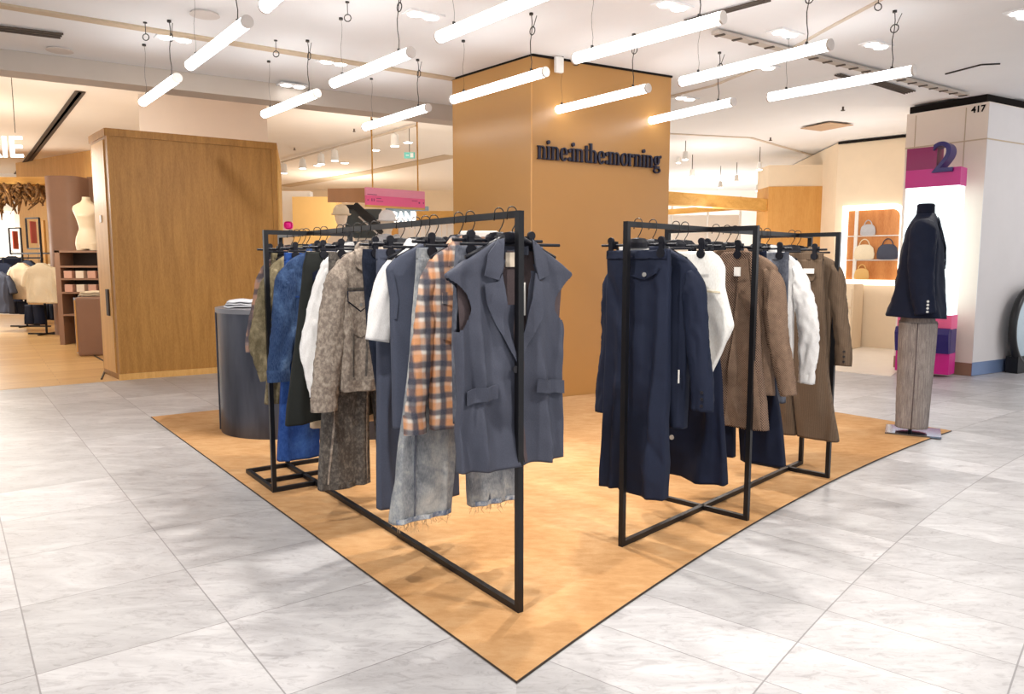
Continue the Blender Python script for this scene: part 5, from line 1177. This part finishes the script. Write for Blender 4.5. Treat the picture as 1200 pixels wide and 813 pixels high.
tstand('black clothes stand with red sign card, nearest the taupe pillar', 55, 392, 2.15, 1); tstand('black clothes stand with red sign card, farther into the left shop', 32, 383, 2.05, 2)
def far_top(label, px, py, Y, mat, w=.27, h=.62, rz=-.35, name='blouse', zt=None):
    p = Vector(D(px, py, Y)); t = thing(name, label, 'clothing', (p.x, p.y, p.z - h), rz)
    z = h; b = Body([(z, -.07, .07, .03, .03), (z - .03, -.12, .12, .04, .04), (z - .10, -w + .02, w - .02, .06, .06), (z - .16, -w + .03, w - .03, .06, .06), (0, -w, w, .08, .08)], fold=.02, freq=30, seed=px); obj('body', b.mesh(N=48, dz=.03), mat, t, True)
    for s_ in (-1, 1): obj('sleeve', sleeve_bm([(s_ * (w - .06), 0, z - .10, .04, .04), (s_ * (w + .02), 0, z - .2, .07, .06), (s_ * (w + .08), 0, z - .42, .07, .06)], px, .01, 16, .03), mat, t, True)
    bm = bmesh.new(); tube(bm, [(0, 0, z - .02), (0, 0, z + .06), (.03, 0, z + .09), (.0, 0, z + .12)], .006, 6); obj('hanger_hook', bm, M['wire'], t)
far_top('cream blouse hanging on front of the nearer clothes stand', 48, 308, 13.6, M['cream_cloth'], .36, .72); far_top('pale cream blouse hanging beside the pole of the nearer stand', 61, 309, 14.2, M['cream_cloth'], .3, .72)
far_top('beige blouse on the farther clothes stand', 25, 308, 14.6, M['beige_cloth'], .3, .7); far_top('dark navy top tucked between beige and cream blouses', 33, 305, 14.9, M['navy'], .24, .6)
far_top('dark navy coat hanging at the far left shop edge', 4, 308, 15.5, M['navy'], .3, .9, .2); far_top('second navy coat behind the beige blouse', 14, 300, 16.5, M['navy_deep'], .32, .95, .1); far_top('blue-grey top hanging lower at far left', -2, 318, 14.5, M['grey_blue'], .3, .8)
def far_bottom(label, px, py, Y, mat, w=.17, h=.4):
    p = Vector(D(px, py, Y)); t = thing('shorts', label, 'shorts', (p.x, p.y, p.z - h), -.35)
    for s_ in (-1, 1): obj('leg', Body([(h, min(0, s_ * w), max(0, s_ * w), .05, .05), (0, min(s_ * .02, s_ * (w + .02)), max(s_ * .02, s_ * (w + .02)), .06, .06)], fold=.01, seed=px).mesh(N=24, dz=.04), mat, t, True)
far_bottom('black shorts hanging low under the cream blouse', 40, 357, 13.8, M['navy_deep'], .2, .36); far_bottom('black shorts hanging right of the stand pole', 59, 356, 14.1, M['navy_deep'], .13, .3); far_bottom('navy shorts hanging under the beige blouse', 22, 353, 14.8, M['navy'], .2, .25)

# ------------------------------------------------------------------ light
w = bpy.data.worlds.new('world'); SC.world = w; w.use_nodes = True
w.node_tree.nodes['Background'].inputs[0].default_value = (0.975, 0.985, 1.0, 1); w.node_tree.nodes['Background'].inputs[1].default_value = 0.98
def lamp(kind, name, loc, e, color=(1, .95, .88), size=.2, target=None, angle=None, blend=.6):
    d = bpy.data.lights.new(name, kind); d.energy = e; d.color = color
    if kind == 'AREA': d.size = size
    else: d.shadow_soft_size = size
    if angle: d.spot_size = math.radians(angle); d.spot_blend = blend
    o = bpy.data.objects.new(name, d); COL.objects.link(o); o.location = loc
    if target is not None: o.rotation_euler = (Vector(target) - Vector(loc)).to_track_quat('-Z', 'Y').to_euler()
    return o
for i, (loc, tg, e) in enumerate([((.0, 4.05, 3.15), (-.75, 3.55, .0), 190), ((-.85, 4.9, 3.15), (-1.4, 4.3, .0), 90), ((.75, 4.5, 3.15), (1.35, 4.0, .0), 190), ((.6, 6.0, 3.15), (.4, 5.5, 0), 60), ((-.9, 1.5, 3.15), (-.6, 3.6, .8), 190), ((1.9, 1.9, 3.15), (1.1, 4.0, .8), 190),
                          ((-3.2, 4.5, 3.15), (-3.0, 4.6, 0), 50), ((3.8, 3.2, 3.15), (3.6, 3.4, 0), 55), ((0, 0.4, 3.15), (0, 2.2, 0), 55), ((4.0, 6.4, 3.15), (3.2, 5.8, 1), 120), ((-.9, 5.2, 3.15), (-2.4, 6.8, 1.2), 150)]):
    lamp('SPOT', 'unseen_spot', loc, e, size=.06, target=tg, angle=95)  # unseen spots: some placed to cast the rack shadows, others added as fill
for loc, e, col in [((-7.6, 11.2, 2.3), 55, (1, .92, .80)), ((-10.5, 14.2, 1.9), 120, (1, .94, .84)), ((-2.4, 12.0, 2.2), 60, (1, .95, .88)), ((3.2, 12.6, 2.2), 60, (1, .98, .95)), ((4.6, 10.6, 2.0), 26, (1, .97, .93)), ((-5.6, 9.4, 2.4), 40, (1, .95, .88)), ((-4.5, 20, 2.4), 120, (1, .92, .80)), ((4.5, 17.5, 2.6), 120, (1, .96, .92)), ((7.4, 7.0, 2.4), 45, (1, .98, .97))]:
    lamp('POINT', 'fill_point', loc, e, col, .35)  # unseen point lights added to brighten the background and pillar

SC.view_settings.view_transform = 'Standard'; SC.view_settings.look = 'None'
SC.view_settings.exposure = 0.25; SC.view_settings.gamma = 1.0
SC.cycles.use_denoising = True
SC.cycles.max_bounces = 6; SC.cycles.diffuse_bounces = 4; SC.cycles.glossy_bounces = 3
SC.cycles.sample_clamp_indirect = 6.0
